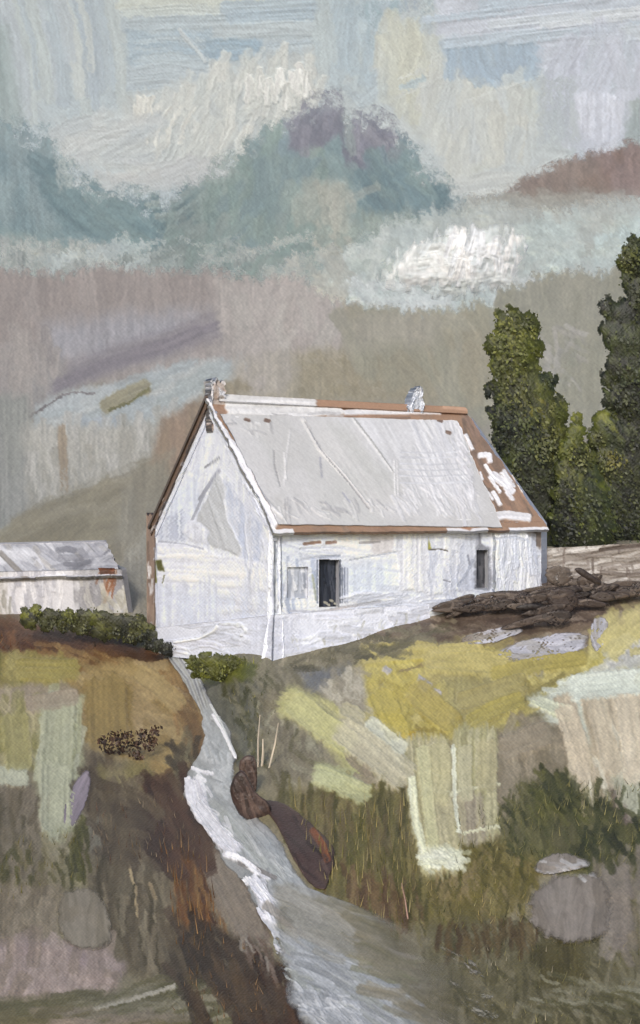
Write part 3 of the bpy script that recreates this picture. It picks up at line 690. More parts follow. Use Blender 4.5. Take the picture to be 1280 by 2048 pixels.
    # grassy lip right of the burn
    Q([(350, 1300), (440, 1300), (520, 1325), (510, 1370), (430, 1390), (390, 1350)], '#5d6030', '#6b6d38', soft=8, ang=15)
    Q([(400, 1370), (500, 1360), (560, 1440), (540, 1540), (470, 1530), (430, 1440)], '#68675f', '#615f55', soft=12)
    H([(440, 1370), (540, 1360), (570, 1540), (480, 1530)], 90, (16, 44), (5, 12), (70, 40), ['#56543a', '#6b6a60', '#4a4930', '#7d7868'], dry=.45)
    Q([(530, 1390), (620, 1380), (660, 1480), (640, 1560), (540, 1560)], '#847d6e', '#797263', soft=14)
    H([(520, 1400), (640, 1400), (660, 1560), (560, 1580), (520, 1500)], 60, (20, 50), (6, 14), (80, 50), ['#88816f', '#716a58', '#94907f', '#5f5b45'], dry=.45)
    # yellow field
    Q([(720, 1330), (800, 1290), (960, 1290), (1180, 1320), (1290, 1230), (1600, 1200), (1600, 1420), (1060, 1420), (960, 1500), (800, 1490), (720, 1430)], '#a89e68', '#a2975f', soft=20, rough=18, ang=-15)
    H([(730, 1330), (960, 1295), (1170, 1330), (1060, 1420), (930, 1480), (740, 1430)], 110, (30, 90), (10, 26), (-22, 30), ['#aea367', '#a2965a', '#b5aa76', '#9a8f5b', '#a89c6d'], dry=.35, h=1.3)
    H([(725, 1340), (830, 1310), (840, 1440), (730, 1430)], 36, (30, 70), (12, 26), (70, 40), ['#b0a35c', '#a89a55', '#b9ae6e'], dry=.3, h=1.3)
    H([(1190, 1240), (1300, 1220), (1300, 1320), (1180, 1360)], 40, (30, 70), (12, 26), (80, 40), ['#b5ac74', '#a99f62', '#bdb582'], dry=.35, h=1.2)
    H([(940, 1330), (1120, 1330), (1040, 1400), (940, 1400)], 36, (40, 90), (6, 14), (30, 30), ['#bdb37d', '#92875a', '#a69a62'], dry=.45, h=1.4)
    S([(800, 1345), (880, 1325), (990, 1285)], 6, '#8a7c58', dry=.35)
    Q([(890, 1360), (1010, 1350), (1040, 1400), (960, 1460), (900, 1450)], '#958d68', '#a19a75', soft=16, op=.8)
    Q([(1020, 1320), (1110, 1318), (1080, 1350), (1030, 1350)], '#8f8a80', soft=8, op=.8)
    S([(1000, 1430), (1060, 1395), (1130, 1350)], 12, '#857d55', dry=.4, op=.8)
    Q([(800, 1462), (845, 1460), (842, 1495), (806, 1498)], '#ab9444', '#b59c42', soft=3, rough=4, ang=85)
    H(box(800, 1440, 920, 1490), 26, (16, 40), (6, 14), (40, 50), ['#a79a58', '#8d7f45', '#b5a96a'], dry=.4, h=1.5)
    for x, y in [(838, 1360), (850, 1368), (842, 1376), (868, 1385), (770, 1340)]:
        S([(x, y), (x + 10, y + 6)], 16, '#a19da2', '#b1acb2', dry=.3, h=1.8)
    # pale yellow dabs
    Q([(640, 1380), (730, 1330), (735, 1430), (660, 1430)], '#9c9589', '#a8a297', soft=14, dry=.2)
    H([(640, 1370), (730, 1340), (730, 1440), (680, 1430)], 34, (20, 50), (7, 16), (60, 40), ['#a7a195', '#8d8678', '#b0aa9e'], dry=.5)
    S([(575, 1405), (640, 1430), (700, 1500), (760, 1580)], 74, '#a9a67a', '#b2ad80', dry=.15, h=1.4, soft=.4)
    S([(640, 1415), (700, 1460), (735, 1530)], 44, '#b3ae79', '#a9a582', dry=.2, h=1.5)
    S([(690, 1450), (750, 1500), (815, 1560)], 80, '#aba592', '#b3ad9a', dry=.2, h=1.5, soft=.3)
    S([(740, 1450), (790, 1480), (812, 1530)], 36, '#babaae', '#b0ad98', dry=.25, h=1.5)
    S([(635, 1550), (690, 1562), (735, 1592)], 54, '#a7a885', '#b0b08f', dry=.2, h=1.5, soft=.4)
    H([(700, 1490), (790, 1530), (800, 1590), (720, 1580)], 22, (40, 80), (8, 20), (42, 12), ['#988c7c', '#a59c8b', '#8d8370'], dry=.35)
    Q([(640, 1580), (700, 1590), (800, 1580), (815, 1600), (640, 1640)], '#6c6747', '#756f52', soft=12)
    # green bank with upright bristle marks
    Q([(560, 1580), (820, 1590), (840, 1740), (860, 1850), (760, 1850), (660, 1800), (600, 1680)], '#6b6544', '#74694b', soft=14)
    H([(560, 1590), (820, 1600), (850, 1840), (740, 1840), (640, 1760)], 150, (50, 140), (5, 14), (88, 7), ['#5d5a33', '#736c47', '#4f4b2b', '#7f7653', '#6b5f44'], dry=.45, h=1.3)
    H([(640, 1740), (820, 1780), (860, 1860), (740, 1840)], 44, (30, 80), (6, 14), (86, 10), ['#5d4a39', '#6c5947', '#7c694f'], dry=.4)
    Q([(840, 1690), (1000, 1650), (1100, 1700), (1060, 1800), (960, 1870), (850, 1860), (840, 1750)], '#756b46', '#6c6540', soft=18)
    Q([(860, 1740), (960, 1740), (970, 1790), (870, 1800)], '#87795c', soft=16, op=.8)
    H([(830, 1700), (1090, 1690), (1060, 1830), (900, 1870), (830, 1850)], 120, (24, 60), (5, 12), (80, 30), ['#6b6338', '#7d7450', '#5a5430', '#86795a', '#4d4a2c'], dry=.45)
    Q([(900, 1500), (1010, 1460), (1130, 1440), (1180, 1540), (1110, 1640), (980, 1680), (910, 1640)], '#8f8677', '#877d6d', soft=14)
    H([(1000, 1460), (1130, 1440), (1150, 1560), (1020, 1640)], 40, (30, 70), (10, 24), (70, 40), ['#928879', '#857b6b', '#9a9182', '#7f7666'], dry=.35)
    Q([(1040, 1570), (1180, 1540), (1290, 1560), (1290, 1760), (1180, 1760), (1060, 1720), (1000, 1660)], '#5f5d40', '#67634a', soft=18)
    H([(980, 1620), (1080, 1560), (1290, 1560), (1290, 1740), (1140, 1750), (1020, 1710)], 190, (20, 56), (4, 11), (75, 40), ['#4d4f2f', '#65623f', '#3f4129', '#757150', '#57573a'], dry=.45)
    H([(1080, 1540), (1180, 1560), (1160, 1640), (1060, 1640)], 44, (24, 60), (5, 12), (55, 24), ['#58592f', '#6c6a42', '#3f4024'], dry=.45)
    S([(1215, 1530), (1240, 1580), (1255, 1640)], 44, '#786c66', '#6d6159', dry=.25, h=1.2, soft=.4)
    # two thick pale strokes
    S([(852, 1490), (858, 1580), (870, 1660), (885, 1735)], 92, '#a9a382', '#b5ae92', dry=.25, h=2.2, streak=.22, soft=.1, rough=.2)
    S([(822, 1560), (830, 1640), (856, 1735)], 14, '#cdcdae', '#d8d9c6', dry=.15, h=2.6)
    H(box(845, 1700, 925, 1740), 20, (20, 44), (8, 18), (15, 20), ['#c6c7b4', '#d3d4c8', '#bcbd9f'], dry=.35, h=2.4)
    S([(952, 1470), (950, 1560), (956, 1665)], 92, '#a5a07e', '#afaa8e', dry=.22, h=2., streak=.2, soft=.12, rough=.2)
    S([(908, 1500), (910, 1580), (920, 1660)], 10, '#c3c4b3', dry=.2, h=2.4)
    S([(940, 1600), (945, 1680)], 60, '#9b9283', '#a8a08a', dry=.3, h=1.6)
    for a, b in [((850, 1580), (905, 1592)), ((905, 1587), (1000, 1570)), ((925, 1670), (1000, 1655)), ((852, 1545), (880, 1555))]: S([a, b], 7, '#c9c7b0', dry=.5, h=2.2)
    # pale right side
    Q([(1060, 1400), (1150, 1360), (1290, 1340), (1500, 1340), (1500, 1600), (1290, 1570), (1200, 1500), (1110, 1450)], '#b9bbb0', '#c2c5bc', soft=8, rough=12, ang=-5)
    H([(1120, 1365), (1300, 1345), (1300, 1420), (1160, 1410)], 34, (60, 130), (8, 18), (-8, 10), ['#c6cac3', '#b4b9b2', '#d0d2ca'], dry=.4, h=1.6)
    for x in (1138, 1190, 1240, 1285):
        S([(x - 10, 1400), (x + 10, 1470), (x + 26, 1570)], 46, '#b3a796', '#bbb09f', dry=.25, h=1.7, streak=.18)
    H([(1120, 1440), (1300, 1440), (1300, 1600), (1160, 1590)], 50, (40, 90), (6, 14), (78, 14), ['#bdb3a3', '#a89c8a', '#c7c2b5', '#9f9482'], dry=.5, h=1.5)
    for x, y in [(1065, 1405), (1085, 1415), (1105, 1430)]: S([(x, y), (x + 20, y + 12), (x + 40, y + 10)], 10, '#c9cbb4', dry=.3, h=2.4)
    H([(1230, 1290), (1320, 1280), (1320, 1350), (1200, 1350)], 20, (40, 80), (12, 24), (-30, 14), ['#b9b9b9', '#a9a8a9', '#c5c5c1'], dry=.35)
    Q([(1225, 1560), (1300, 1540), (1300, 1650), (1260, 1640)], '#a8a899', soft=10, dry=.2)
    # lower right
    Q([(860, 1850), (1070, 1840), (1300, 1780), (1500, 1780), (1500, 2200), (700, 2200), (840, 1950)], '#6c6650', '#65604a', soft=16)
    H([(880, 1850), (1290, 1850), (1290, 2050), (900, 2050)], 170, (30, 80), (6, 16), (75, 40), ['#6b654c', '#5b5640', '#7a735d', '#4f4b34', '#807a69'], dry=.45)
    Q([(1060, 1880), (1160, 1890), (1180, 1960), (1080, 1970)], '#504a2f', '#5c5538', soft=12)
    H(box(1070, 1960, 1290, 2030), 34, (40, 90), (5, 12), (15, 14), ['#8d8a7b', '#7c7866', '#5d593f'], dry=.5)
    H([(1180, 1730), (1300, 1700), (1300, 1900), (1220, 1900)], 34, (50, 110), (14, 34), (95, 16), ['#807771', '#77705f', '#8b837c'], dry=.3)
    H([(860, 1870), (1080, 1850), (1060, 1900), (900, 1910)], 50, (24, 60), (5, 12), (85, 16), ['#51422f', '#5f5138', '#6d5f45'], dry=.4)
    H(box(1296, 1280, 1900, 2100), 150, (50, 130), (8, 26), (75, 40), ['#6b654c', '#7d775f', '#585a3d', '#8c8571', '#a39a72'], op=.85, dry=.4)
    H(box(1296, 1240, 1700, 1420), 40, (50, 110), (16, 40), (-12, 20), ['#a89e66', '#b3aa7c', '#9a9272'], op=.85, dry=.35)
    H(box(-600, 1290, -50, 2100), 150, (50, 130), (8, 26), (75, 40), ['#6d6353', '#7d7060', '#5c5242', '#857b60', '#8d8765'], op=.85, dry=.4)
    def K(a, b, w, c, c2=None, h=2.6):
        m = ((a[0] + b[0]) / 2 + R.uniform(-5, 5), (a[1] + b[1]) / 2 + R.uniform(-5, 5))
        p.stroke([a, m, b], w, c, c2, dry=.2, h=h, streak=.11, soft=.22, rough=.5, ridge=.9, bf=.18, op=.85)
    for a, b, w, c in [((730, 1312), (865, 1300), 46, '#b0a46a'), ((860, 1318), (1010, 1330), 54, '#b3a875'), ((990, 1352), (1165, 1318), 36, '#a99d60'), ((762, 1395), (796, 1468), 58, '#b0a35e'),
                       ((835, 1385), (900, 1445), 56, '#ab9d61'), ((925, 1405), (1045, 1368), 42, '#a0966b'), ((1218, 1300), (1290, 1236), 64, '#bfb684'), ((940, 1445), (1040, 1402), 36, '#a59a5e'), ((885, 1300), (960, 1292), 22, '#bcb078'),
                       ((1150, 1378), (1300, 1362), 56, '#cfd4ce'), ((1080, 1405), (1140, 1425), 26, '#c6c9b8'), ((1130, 1425), (1172, 1556), 46, '#c3b7a6'), ((1196, 1410), (1226, 1540), 44, '#bdb2a1'), ((1252, 1405), (1276, 1560), 50, '#c9beae'),
                       ((590, 1410), (700, 1490), 60, '#b5b286'), ((690, 1465), (808, 1556), 66, '#bcb6a2'), ((742, 1450), (806, 1500), 30, '#c9c9bc'), ((636, 1550), (732, 1592), 44, '#b4b592'), ((690, 1420), (720, 1440), 34, '#b3ad97'),
                       ((120, 1405), (112, 1560), 72, '#a5a693'), ((112, 1540), (110, 1650), 66, '#a9aa98'), ((30, 1440), (40, 1530), 60, '#979169'), ((40, 1340), (150, 1342), 46, '#948a57'), ((60, 1410), (150, 1395), 36, '#9c9083'),
                       ((215, 1368), (217, 1482), 84, '#8c7b55'), ((280, 1350), (360, 1410), 46, '#9c8b69'), ((20, 1558), (52, 1560), 34, '#adae9f'),
                       ((880, 1500), (872, 1600), 50, '#b7b190'), ((846, 1500), (866, 1690), 26, '#c3c09e'), ((930, 1500), (934, 1600), 30, '#b9b49a'), ((975, 1490), (975, 1580), 40, '#aca588'),
                       ((430, 1720), (500, 1860), 62, '#847a71'), ((1010, 1500), (1090, 1470), 54, '#958b7d'), ((1230, 1740), (1240, 1860), 60, '#857d77')]:
        K(a, b, w, c)
    S([(826, 1560), (834, 1640), (858, 1738)], 12, '#d9d9c0', dry=.12, h=3); H(box(846, 1706, 925, 1742), 16, (20, 40), (7, 14), (15, 20), ['#d6d7ca', '#c9cab9'], dry=.3, h=2.6)
    S([(908, 1492), (909, 1580), (919, 1668)], 8, '#cfd0c2', dry=.15, h=2.6)
    H([(40, 1222), (150, 1228), (290, 1240), (330, 1290), (420, 1312), (300, 1300), (180, 1272), (60, 1248)], 90, (20, 60), (6, 14), (14, 24), ['#44462f', '#53553a', '#3a3c2b', '#4d4a36', '#62603f'], dry=.4, op=.9)
    H([(60, 1255), (200, 1275), (330, 1310), (300, 1318), (160, 1290), (60, 1275)], 30, (40, 90), (8, 16), (16, 10), ['#4f3a2c', '#5d4635', '#433025'], dry=.35, op=.85)
    # deep browns and greens of the foreground; under-house shade painted in
    H([(300, 1560), (385, 1570), (440, 1700), (430, 1740), (300, 1720)], 46, (50, 110), (14, 30), (62, 20), ['#4b372d', '#553f35', '#3f2f27', '#5d4a3d'], dry=.3, op=.85)
    H([(360, 1860), (500, 1890), (590, 2050), (360, 2050)], 46, (60, 120), (12, 26), (64, 18), ['#473a2e', '#52453a', '#3d332a', '#5a4a38'], dry=.3, op=.85)
    H([(170, 1540), (300, 1600), (300, 1720), (180, 1720)], 30, (50, 100), (12, 28), (60, 40), ['#5f5446', '#6b604f', '#54493d'], dry=.3, op=.8)
    H([(560, 1290), (780, 1255), (900, 1260), (780, 1310), (600, 1345)], 50, (30, 80), (6, 14), (-8, 30), ['#5d5946', '#6c6753', '#4f4b3a', '#7a7460'], dry=.4, op=.85)  # shade below the house, put into the turf colour
    H([(1090, 1560), (1290, 1580), (1290, 1720), (1150, 1740)], 50, (24, 60), (7, 16), (70, 36), ['#44472e', '#55553a', '#3a3c28'], dry=.4, op=.85)
    crest = interp([(-1500, 500), (-300, 530), (0, 524), (120, 536), (200, 520), (330, 532), (420, 528), (520, 545), (590, 540), (640, 566), (680, 592), (760, 602), (850, 608), (930, 600), (985, 592), (996, 566),
                    (1050, 562), (1062, 538), (1150, 530), (1225, 530), (1240, 502), (1290, 490), (1600, 455), (2700, 420)])
    finish(p, .08, 3, 2.5, 82, 15, .08)
    fg = ss(1200, 1330, V)[..., None]
    p.C = p.C * (1 - fg) + tone(p.C * np.array([1.0, 1.005, .975]), .93, 1.18, -.02) * fg
    p.C = p.C * (.97 + .01 * fg)
    vc = crest(U) + (fbm(U * .04, U * 0, 61, 4) - .5) * 14
    Y = YT(U, V); Yc = YT(U, vc)
    P = world(U, V, Y)
    n = grid_normals(world(U, V, YT(U, V, False)))
    scale = (Y / F)                                       # metres per pixel here
    P = P + n * (p.H * 1.1 * np.minimum(scale, .05))[..., None]
    d = V - vc; over = d < 0
    back = world(U, vc, Yc); back[..., 1] += -d * .3; back[..., 2] -= -d * .12
    P = np.where(over[..., None], back, P)
    g = fbm(U * .1, V * .05, 66, 3)
    A = ss(0, 26, d + 34 * (g - .5) + 14 * (vn(U * .2, V * .2, 71) - .5)); A = np.where(over, 0, A)
    keep = (d > -30)
    q = grid_quads(*U.shape); q = q[keep.ravel()[q].all(1)]
    mat = paint_mat('turf_and_heath', .45, .45, 7.6, .017, alpha=True, bump=.3, grain=.07)
    o = mesh_obj('hillside', P.reshape(-1, 3), q, p.C.reshape(-1, 3), mat, cover=A.ravel(), uv=np.stack([U, V], -1).reshape(-1, 2))
    o['kind'] = 'structure'

# ================================================================== STREAM
def build_stream():
    Lb = interp([(1300, 322), (1330, 345), (1370, 375), (1420, 400), (1470, 412), (1510, 398), (1545, 376), (1590, 368), (1630, 386), (1690, 428), (1730, 446), (1770, 490), (1830, 515), (1880, 545), (1950, 565), (2000, 572), (2048, 600), (2120, 640), (2300, 700)])
    Rb = interp([(1300, 338), (1330, 380), (1370, 408), (1420, 432), (1470, 465), (1510, 476), (1545, 470), (1590, 470), (1640, 520), (1690, 570), (1740, 590), (1780, 620), (1800, 680), (1830, 760), (1860, 830), (1890, 890), (1930, 950), (1980, 985), (2048, 1000), (2120, 1020), (2300, 1060)])
    vs = np.concatenate([np.arange(1300, 2080, 1.8), 2080 + 220 * np.linspace(0, 1, 12)]); t = np.linspace(0, 1, 230)
    V = vs[:, None] + 0 * t[None]; l = Lb(V) + (fbm(V * .05, V * 0, 3, 3) - .5) * 14; r = Rb(V) + (fbm(V * .05, V * 0 + 7, 5, 3) - .5) * 10
    U = l + (r - l) * t[None]
    p = Painter(U, V, '#8f908f'); S = p.stroke; H = p.hatch; Q = p.poly
    H([(330, 1310), (440, 1420), (480, 1540), (600, 1720), (640, 1800), (560, 1900), (450, 1700), (380, 1560)], 90, (40, 100), (10, 24), (62, 14), ['#989a9a', '#8a8c8d', '#a3a5a6', '#7f8283'], dry=.3)
    Q([(325, 1305), (360, 1320), (400, 1380), (430, 1450), (400, 1460), (380, 1390), (340, 1340)], '#8f918e', '#9b9e9e', soft=8, ang=60)
    for i in range(10):
        o = i * 5
        S([(335 + o, 1312 + o * .1), (375 + o * .7, 1360), (400 + o * .6, 1420), (415 + o, 1480)], 9, ['#a2a4a2', '#86878a', '#adb0b0', '#94948f'][i % 4], dry=.45, h=1.2)
    Q([(405, 1430), (430, 1420), (470, 1500), (470, 1560), (455, 1610), (400, 1590), (385, 1560), (400, 1500)], '#a9adae', '#a1a5a7', soft=7, ang=65, h=1.4)
    H([(400, 1450), (440, 1440), (472, 1520), (460, 1600), (400, 1590)], 44, (20, 50), (5, 12), (50, 50), ['#b7babb', '#9ea2a4', '#c6c8c8', '#929698'], dry=.45, h=1.8)
    S([(424, 1412), (446, 1450), (474, 1515)], 6, '#c4c6c4', dry=.3, h=2.2)
    Q([(385, 1520), (420, 1530), (440, 1600), (470, 1650), (530, 1680), (600, 1760), (600, 1800), (560, 1790), (470, 1700), (400, 1640)], '#a0a4a5', '#999d9f', soft=8, ang=50)
    H([(430, 1600), (520, 1660), (600, 1770), (560, 1790), (460, 1690)], 50, (40, 90), (6, 16), (52, 12), ['#a9adae', '#909496', '#b4b6b5', '#9b9f9c'], dry=.4, h=1.4)
    # foam along the left edge
    S([(388, 1568), (396, 1600), (415, 1640), (445, 1680), (475, 1705)], 38, '#d7d6dc', '#c9c9d0', dry=.25, h=3.2, rough=.7, soft=.15)
    S([(382, 1585), (400, 1630), (430, 1668)], 24, '#dedde2', dry=.3, h=3.4, rough=.8)
    S([(452, 1712), (480, 1722), (512, 1745), (540, 1760)], 16, '#c4c5cb', '#d8d8dc', dry=.35, h=2.8)
    S([(486, 1772), (500, 1768)], 15, '#d6d5da', dry=.1, h=3.4)
    S([(505, 1760), (530, 1800), (550, 1850)], 26, '#c9cad2', '#d5d5db', dry=.3, h=2.8, rough=.7)
    S([(520, 1820), (545, 1860), (562, 1905)], 20, '#d0d0d6', '#b4b5bb', dry=.4, h=2.8, rough=.8)
    S([(572, 1948), (590, 1953)], 18, '#d4d4d6', dry=.15, h=3.2)
    S([(575, 1920), (585, 1945)], 6, '#b7b7bb', dry=.3, h=2); S([(590, 1995), (610, 2015), (640, 2040)], 8, '#b9bbc0', dry=.4, h=2)
    S([(480, 1730), (520, 1745), (552, 1762)], 10, '#7d7a78', dry=.4)
    S([(378, 1560), (384, 1610), (408, 1650)], 16, '#e6e5ea', dry=.35, h=3.4, rough=1.)
    S([(405, 1620), (432, 1656), (470, 1700)], 26, '#e2e2e7', '#cfcfd6', dry=.3, h=3.2, rough=.8)
    H([(380, 1540), (400, 1540), (480, 1690), (470, 1705), (420, 1670)], 26, (14, 40), (5, 11), (52, 30), ['#e6e6ea', '#d2d2d9', '#eeeef1'], dry=.35, h=3.2)
    H([(500, 1750), (530, 1760), (570, 1900), (550, 1900)], 16, (14, 40), (5, 10), (60, 30), ['#dcdce1', '#c9c9d0', '#e6e6ea'], dry=.4, h=3)
    for pts, wd in [([(384, 1572), (392, 1606), (418, 1646), (452, 1690)], 30), ([(398, 1612), (430, 1655), (468, 1700)], 18), ([(458, 1712), (490, 1726), (520, 1752)], 12), ([(488, 1770), (502, 1766)], 15), ([(512, 1780), (535, 1815), (555, 1870)], 18), ([(528, 1840), (548, 1870), (560, 1900)], 14), ([(572, 1948), (592, 1953)], 17), ([(430, 1432), (452, 1470), (474, 1520)], 7), ([(388, 1540), (412, 1548), (430, 1552)], 8)]:
        S(pts, wd, '#f3f3f6', '#dcdce2', dry=.38, h=3.6, rough=1.1, streak=.14)
    # broad lower reach
    Q([(560, 1780), (640, 1795), (760, 1840), (900, 1890), (1080, 1960), (1100, 2150), (640, 2150), (580, 1950), (555, 1860)], '#8c887c', '#858274', soft=14, ang=22)
    H([(590, 1800), (700, 1830), (900, 1900), (1060, 1970), (1040, 2050), (700, 2050), (600, 1900)], 150, (70, 160), (8, 22), (22, 9), ['#918d82', '#7f7b6c', '#9b978b', '#868374', '#77756a', '#8b8479'], dry=.4, h=1.1)
    Q([(570, 1880), (620, 1890), (760, 1950), (840, 1990), (820, 2100), (640, 2100), (590, 2000)], '#94979a', '#9b9ea1', soft=26, ang=25)
    H([(565, 1870), (640, 1900), (820, 1990), (800, 2050), (640, 2050), (590, 1980)], 80, (50, 130), (6, 16), (28, 12), ['#9fa2a5', '#8b8e90', '#adb0b2', '#959892'], dry=.45, h=1.2)
    H([(590, 1980), (700, 2000), (720, 2050), (610, 2050)], 30, (16, 40), (5, 12), (30, 40), ['#b5b8bc', '#a5a8ac', '#c2c4c6'], dry=.4, h=2)
    H([(700, 1900), (860, 1930), (980, 1990), (760, 1960)], 30, (60, 120), (6, 14), (14, 8), ['#7f7f66', '#858067', '#757458'], dry=.5, op=.7)
    H([(860, 1920), (1000, 1930), (1010, 1980), (880, 1990)], 44, (8, 20), (4, 9), (20, 60), ['#a09a93', '#7b726a', '#8d8680', '#6a665a'], dry=.45, h=1.6)
    H([(800, 1990), (1080, 1990), (1080, 2050), (800, 2050)], 60, (14, 40), (4, 10), (5, 40), ['#8d897d', '#7a7768', '#9b968b'], dry=.5, h=1.4)
    H([(660, 1800), (800, 1830), (960, 1920), (1000, 2040), (800, 2040), (700, 1900)], 70, (60, 140), (8, 24), (20, 9), ['#7f7967', '#757059', '#8a8474', '#6d6853'], dry=.4, op=.75)
    H([(580, 1800), (640, 1810), (700, 1900), (640, 1930)], 24, (50, 110), (10, 24), (28, 9), ['#8b897f', '#94928a'], dry=.3, op=.7)
    finish(p, .08, 0, 0, 60, 27, .05)
    Y = YT(U, V)
    P = world(U, V, Y)
    n = grid_normals(world(U, V, YT(U, V, False)))
    edge = ss(0, .05, t)[None] * ss(1, .95, t)[None]
    P = P + n * (.02 + .03 * edge + p.H * .016)[..., None]
    A = ss(0, .06, t[None] + .05 * (fbm(U * .08, V * .08, 8, 3) - .5)) * ss(1.0, .92 - .5 * ss(1800, 1920, V), t[None] + .1 * (fbm(U * .05, V * .05, 9, 3) - .5))
    A = np.maximum(A, ss(1.1, 1.8, p.H)) * ss(1302, 1325, V)
    mat = paint_mat('running_water', .32, .5, 7.6, .014, alpha=True, bump=.25, grain=.04)
    o = mesh_obj('stream', P.reshape(-1, 3), grid_quads(*U.shape), p.C.reshape(-1, 3), mat, cover=A.ravel(), uv=np.stack([U, V], -1).reshape(-1, 2))
    o['kind'] = 'structure'

# ================================================================== COTTAGE
def tint(o, label): o['label'] = label

def build_cottage():
    dF = np.array([.8555, .5178, 0]); dG = np.array([-.5178, .8555, 0]); up = np.array([0, 0, 1.])
    nF = np.array([.5178, -.8555, 0]); nG = np.array([-.8555, -.5178, 0])
    A = world(549, 1046, 44.0); LF, LG = 11.75, 9.8
    ez = A[2]; rz = CZ + (HOR - 797) / F * 48.2
    bz = ez - 5.6
    root = empty('cottage', tuple(A - up * 4.3), 'white limewashed stone cottage with pale grey roof and brown eaves', 'cottage')
    W = paint_mat('limewash', .45, .4, 7.6, .017, bump=.35, grain=.04)
    Wr = paint_mat('roof_sheeting', .38, .45, 0, .018, bump=.15, grain=.03)
    Br = paint_mat('bare_brown_timber', .5, .35, 7.6, .018, bump=.25, grain=.1)
    Dk = paint_mat('dark_boards', .5, .3, 0, .017, bump=.2, grain=.1)
    at = lambda f, g, z: A + dF * f + dG * g + up * (z - A[2])
    half = LG / 2
    # ---- gable wall
    def pg(p):
        S = p.stroke; H = p.hatch; Q = p.poly
        H(box(300, 860, 560, 1310), 60, (60, 120), (24, 60), (92, 16), ['#eaeaef', '#e4e4ea', '#eeeef1', '#dfe0e8'], dry=.2, h=1)
        Q([(320, 1010), (400, 930), (400, 1000), (370, 1090), (318, 1085)], '#e6e8ef', '#dcdfe8', soft=8, dry=.2)
        Q([(322, 1040), (372, 1010), (368, 1080), (320, 1080)], '#a9adbb', '#b9bcc8', dry=.55, soft=5, h=.4)
        Q([(448, 960), (520, 1050), (530, 1130), (480, 1120), (455, 1010)], '#d2d6e1', '#bfc4d2', dry=.5, soft=5, h=.4)
        S([(400, 1000), (425, 960), (440, 940)], 9, '#a4a4ac', '#b3b3b9', dry=.4); S([(385, 1040), (408, 990)], 6, '#a9aab2', dry=.4)
        S([(410, 935), (440, 915)], 5, '#9a9a9e', dry=.4)
        Q([(312, 1082), (368, 1086), (410, 1096), (440, 1112), (510, 1120), (540, 1130), (545, 1220), (400, 1230), (312, 1220)], '#eae9ee', '#edecf0', soft=2.5, rough=5, h=2.2, ang=2)
        S([(318, 1083), (370, 1088), (408, 1098)], 4, '#b5b5bd', dry=.3, h=0)
        Q([(436, 945), (448, 975), (452, 1030), (466, 1060), (486, 1096), (478, 1112), (455, 1104), (425, 1092), (416, 1080), (420, 1060), (405, 1045), (395, 1040)], '#c7c7c7', '#cccccc', soft=2, rough=4, h=2.6, ang=70, streak=.05)
        Q([(378, 1040), (402, 1044), (418, 1062), (412, 1086), (385, 1080), (366, 1064)], '#e4e4ea', soft=3, rough=4, h=2.6)
        Q([(310, 1170), (440, 1160), (440, 1250), (312, 1280)], '#e5e6ed', '#dfe1eb', soft=10)
        Q([(330, 1190), (540, 1180), (540, 1290), (330, 1290)], '#d6d9e4', '#cfd3df', dry=.6, soft=12, h=.3, op=.8)
        Q([(300, 1255), (400, 1240), (560, 1240), (560, 1320), (300, 1320)], '#e0e0e6', '#d8d9e1', soft=10, dry=.15)
        S([(350, 1284), (400, 1276), (428, 1262), (436, 1252)], 7, '#efeff2', dry=.2, h=4)
        S([(440, 1246), (485, 1246), (492, 1260), (482, 1270)], 5, '#eeeef1', dry=.2, h=3.6)
        S([(313, 1090), (313, 1180), (320, 1290)], 7, '#c8cad4', dry=.5, h=2)
        Q([(313, 1122), (324, 1120), (330, 1142), (318, 1140)], '#6d6a34', '#57551f', soft=2, rough=3)
        S([(310, 1125), (313, 1165)], 5, '#77743f', dry=.3)
        S([(330, 1150), (326, 1166)], 3, '#8f8d72', dry=.4)
        H([(480, 1060), (545, 1060), (545, 1290), (500, 1290)], 20, (40, 90), (6, 14), (88, 6), ['#eaeaee', '#d2d4dd', '#e3e3e8'], dry=.4, h=2)
    tri = lambda s: (rz - ez) * (1 - np.abs(2 * s - 1)) - .06
    slab('gable_wall', at(0, LG, ez), at(0, 0, ez), at(0, 0, bz), at(0, LG, bz), pg, '#e8e8ee', .45, 1.8, W, root, hs=.016, top=tri, seed=3)
    # ---- front wall with its openings
    cuts = [(638, 1119, 678, 1214), (953, 1100, 976, 1176), (574, 1134, 616, 1196)]
    def pf(p):
        S = p.stroke; H = p.hatch; Q = p.poly
        H(box(545, 1045, 1080, 1240), 80, (60, 140), (20, 44), (3, 10), ['#ebecf0', '#e5e7ee', '#efeff2', '#dfe2ec'], dry=.25, h=1.3)
        Q([(560, 1050), (740, 1040), (740, 1062), (580, 1080)], '#dcdfe6', '#ccd1db', dry=.45, soft=6, ang=2)
        Q([(740, 1055), (785, 1050), (785, 1110), (745, 1115)], '#cdc6c3', '#d6d0ce', soft=5, op=.8)
        S([(607, 1088), (640, 1084)], 7, '#a17f6b', '#8a7466', dry=.2, h=0); S([(652, 1086), (672, 1084)], 7, '#9a8072', dry=.4, h=0)
        S([(600, 1098), (650, 1094), (690, 1096)], 5, '#cfd1d9', dry=.5, h=0); S([(600, 1120), (640, 1114)], 5, '#bfc1c9', dry=.5, h=0)
        S([(718, 1086), (760, 1084)], 5, '#a9a5a5', dry=.55, h=0)
        Q([(690, 1110), (940, 1100), (940, 1190), (690, 1200)], '#e8ebf3', '#eeeff4', soft=8, ang=4)
        Q([(690, 1130), (780, 1125), (780, 1180), (690, 1190)], '#dbe2ef', soft=16, op=.7)
        S([(700, 1120), (790, 1104), (850, 1100)], 3, '#c3c6ce', dry=.45, h=0)
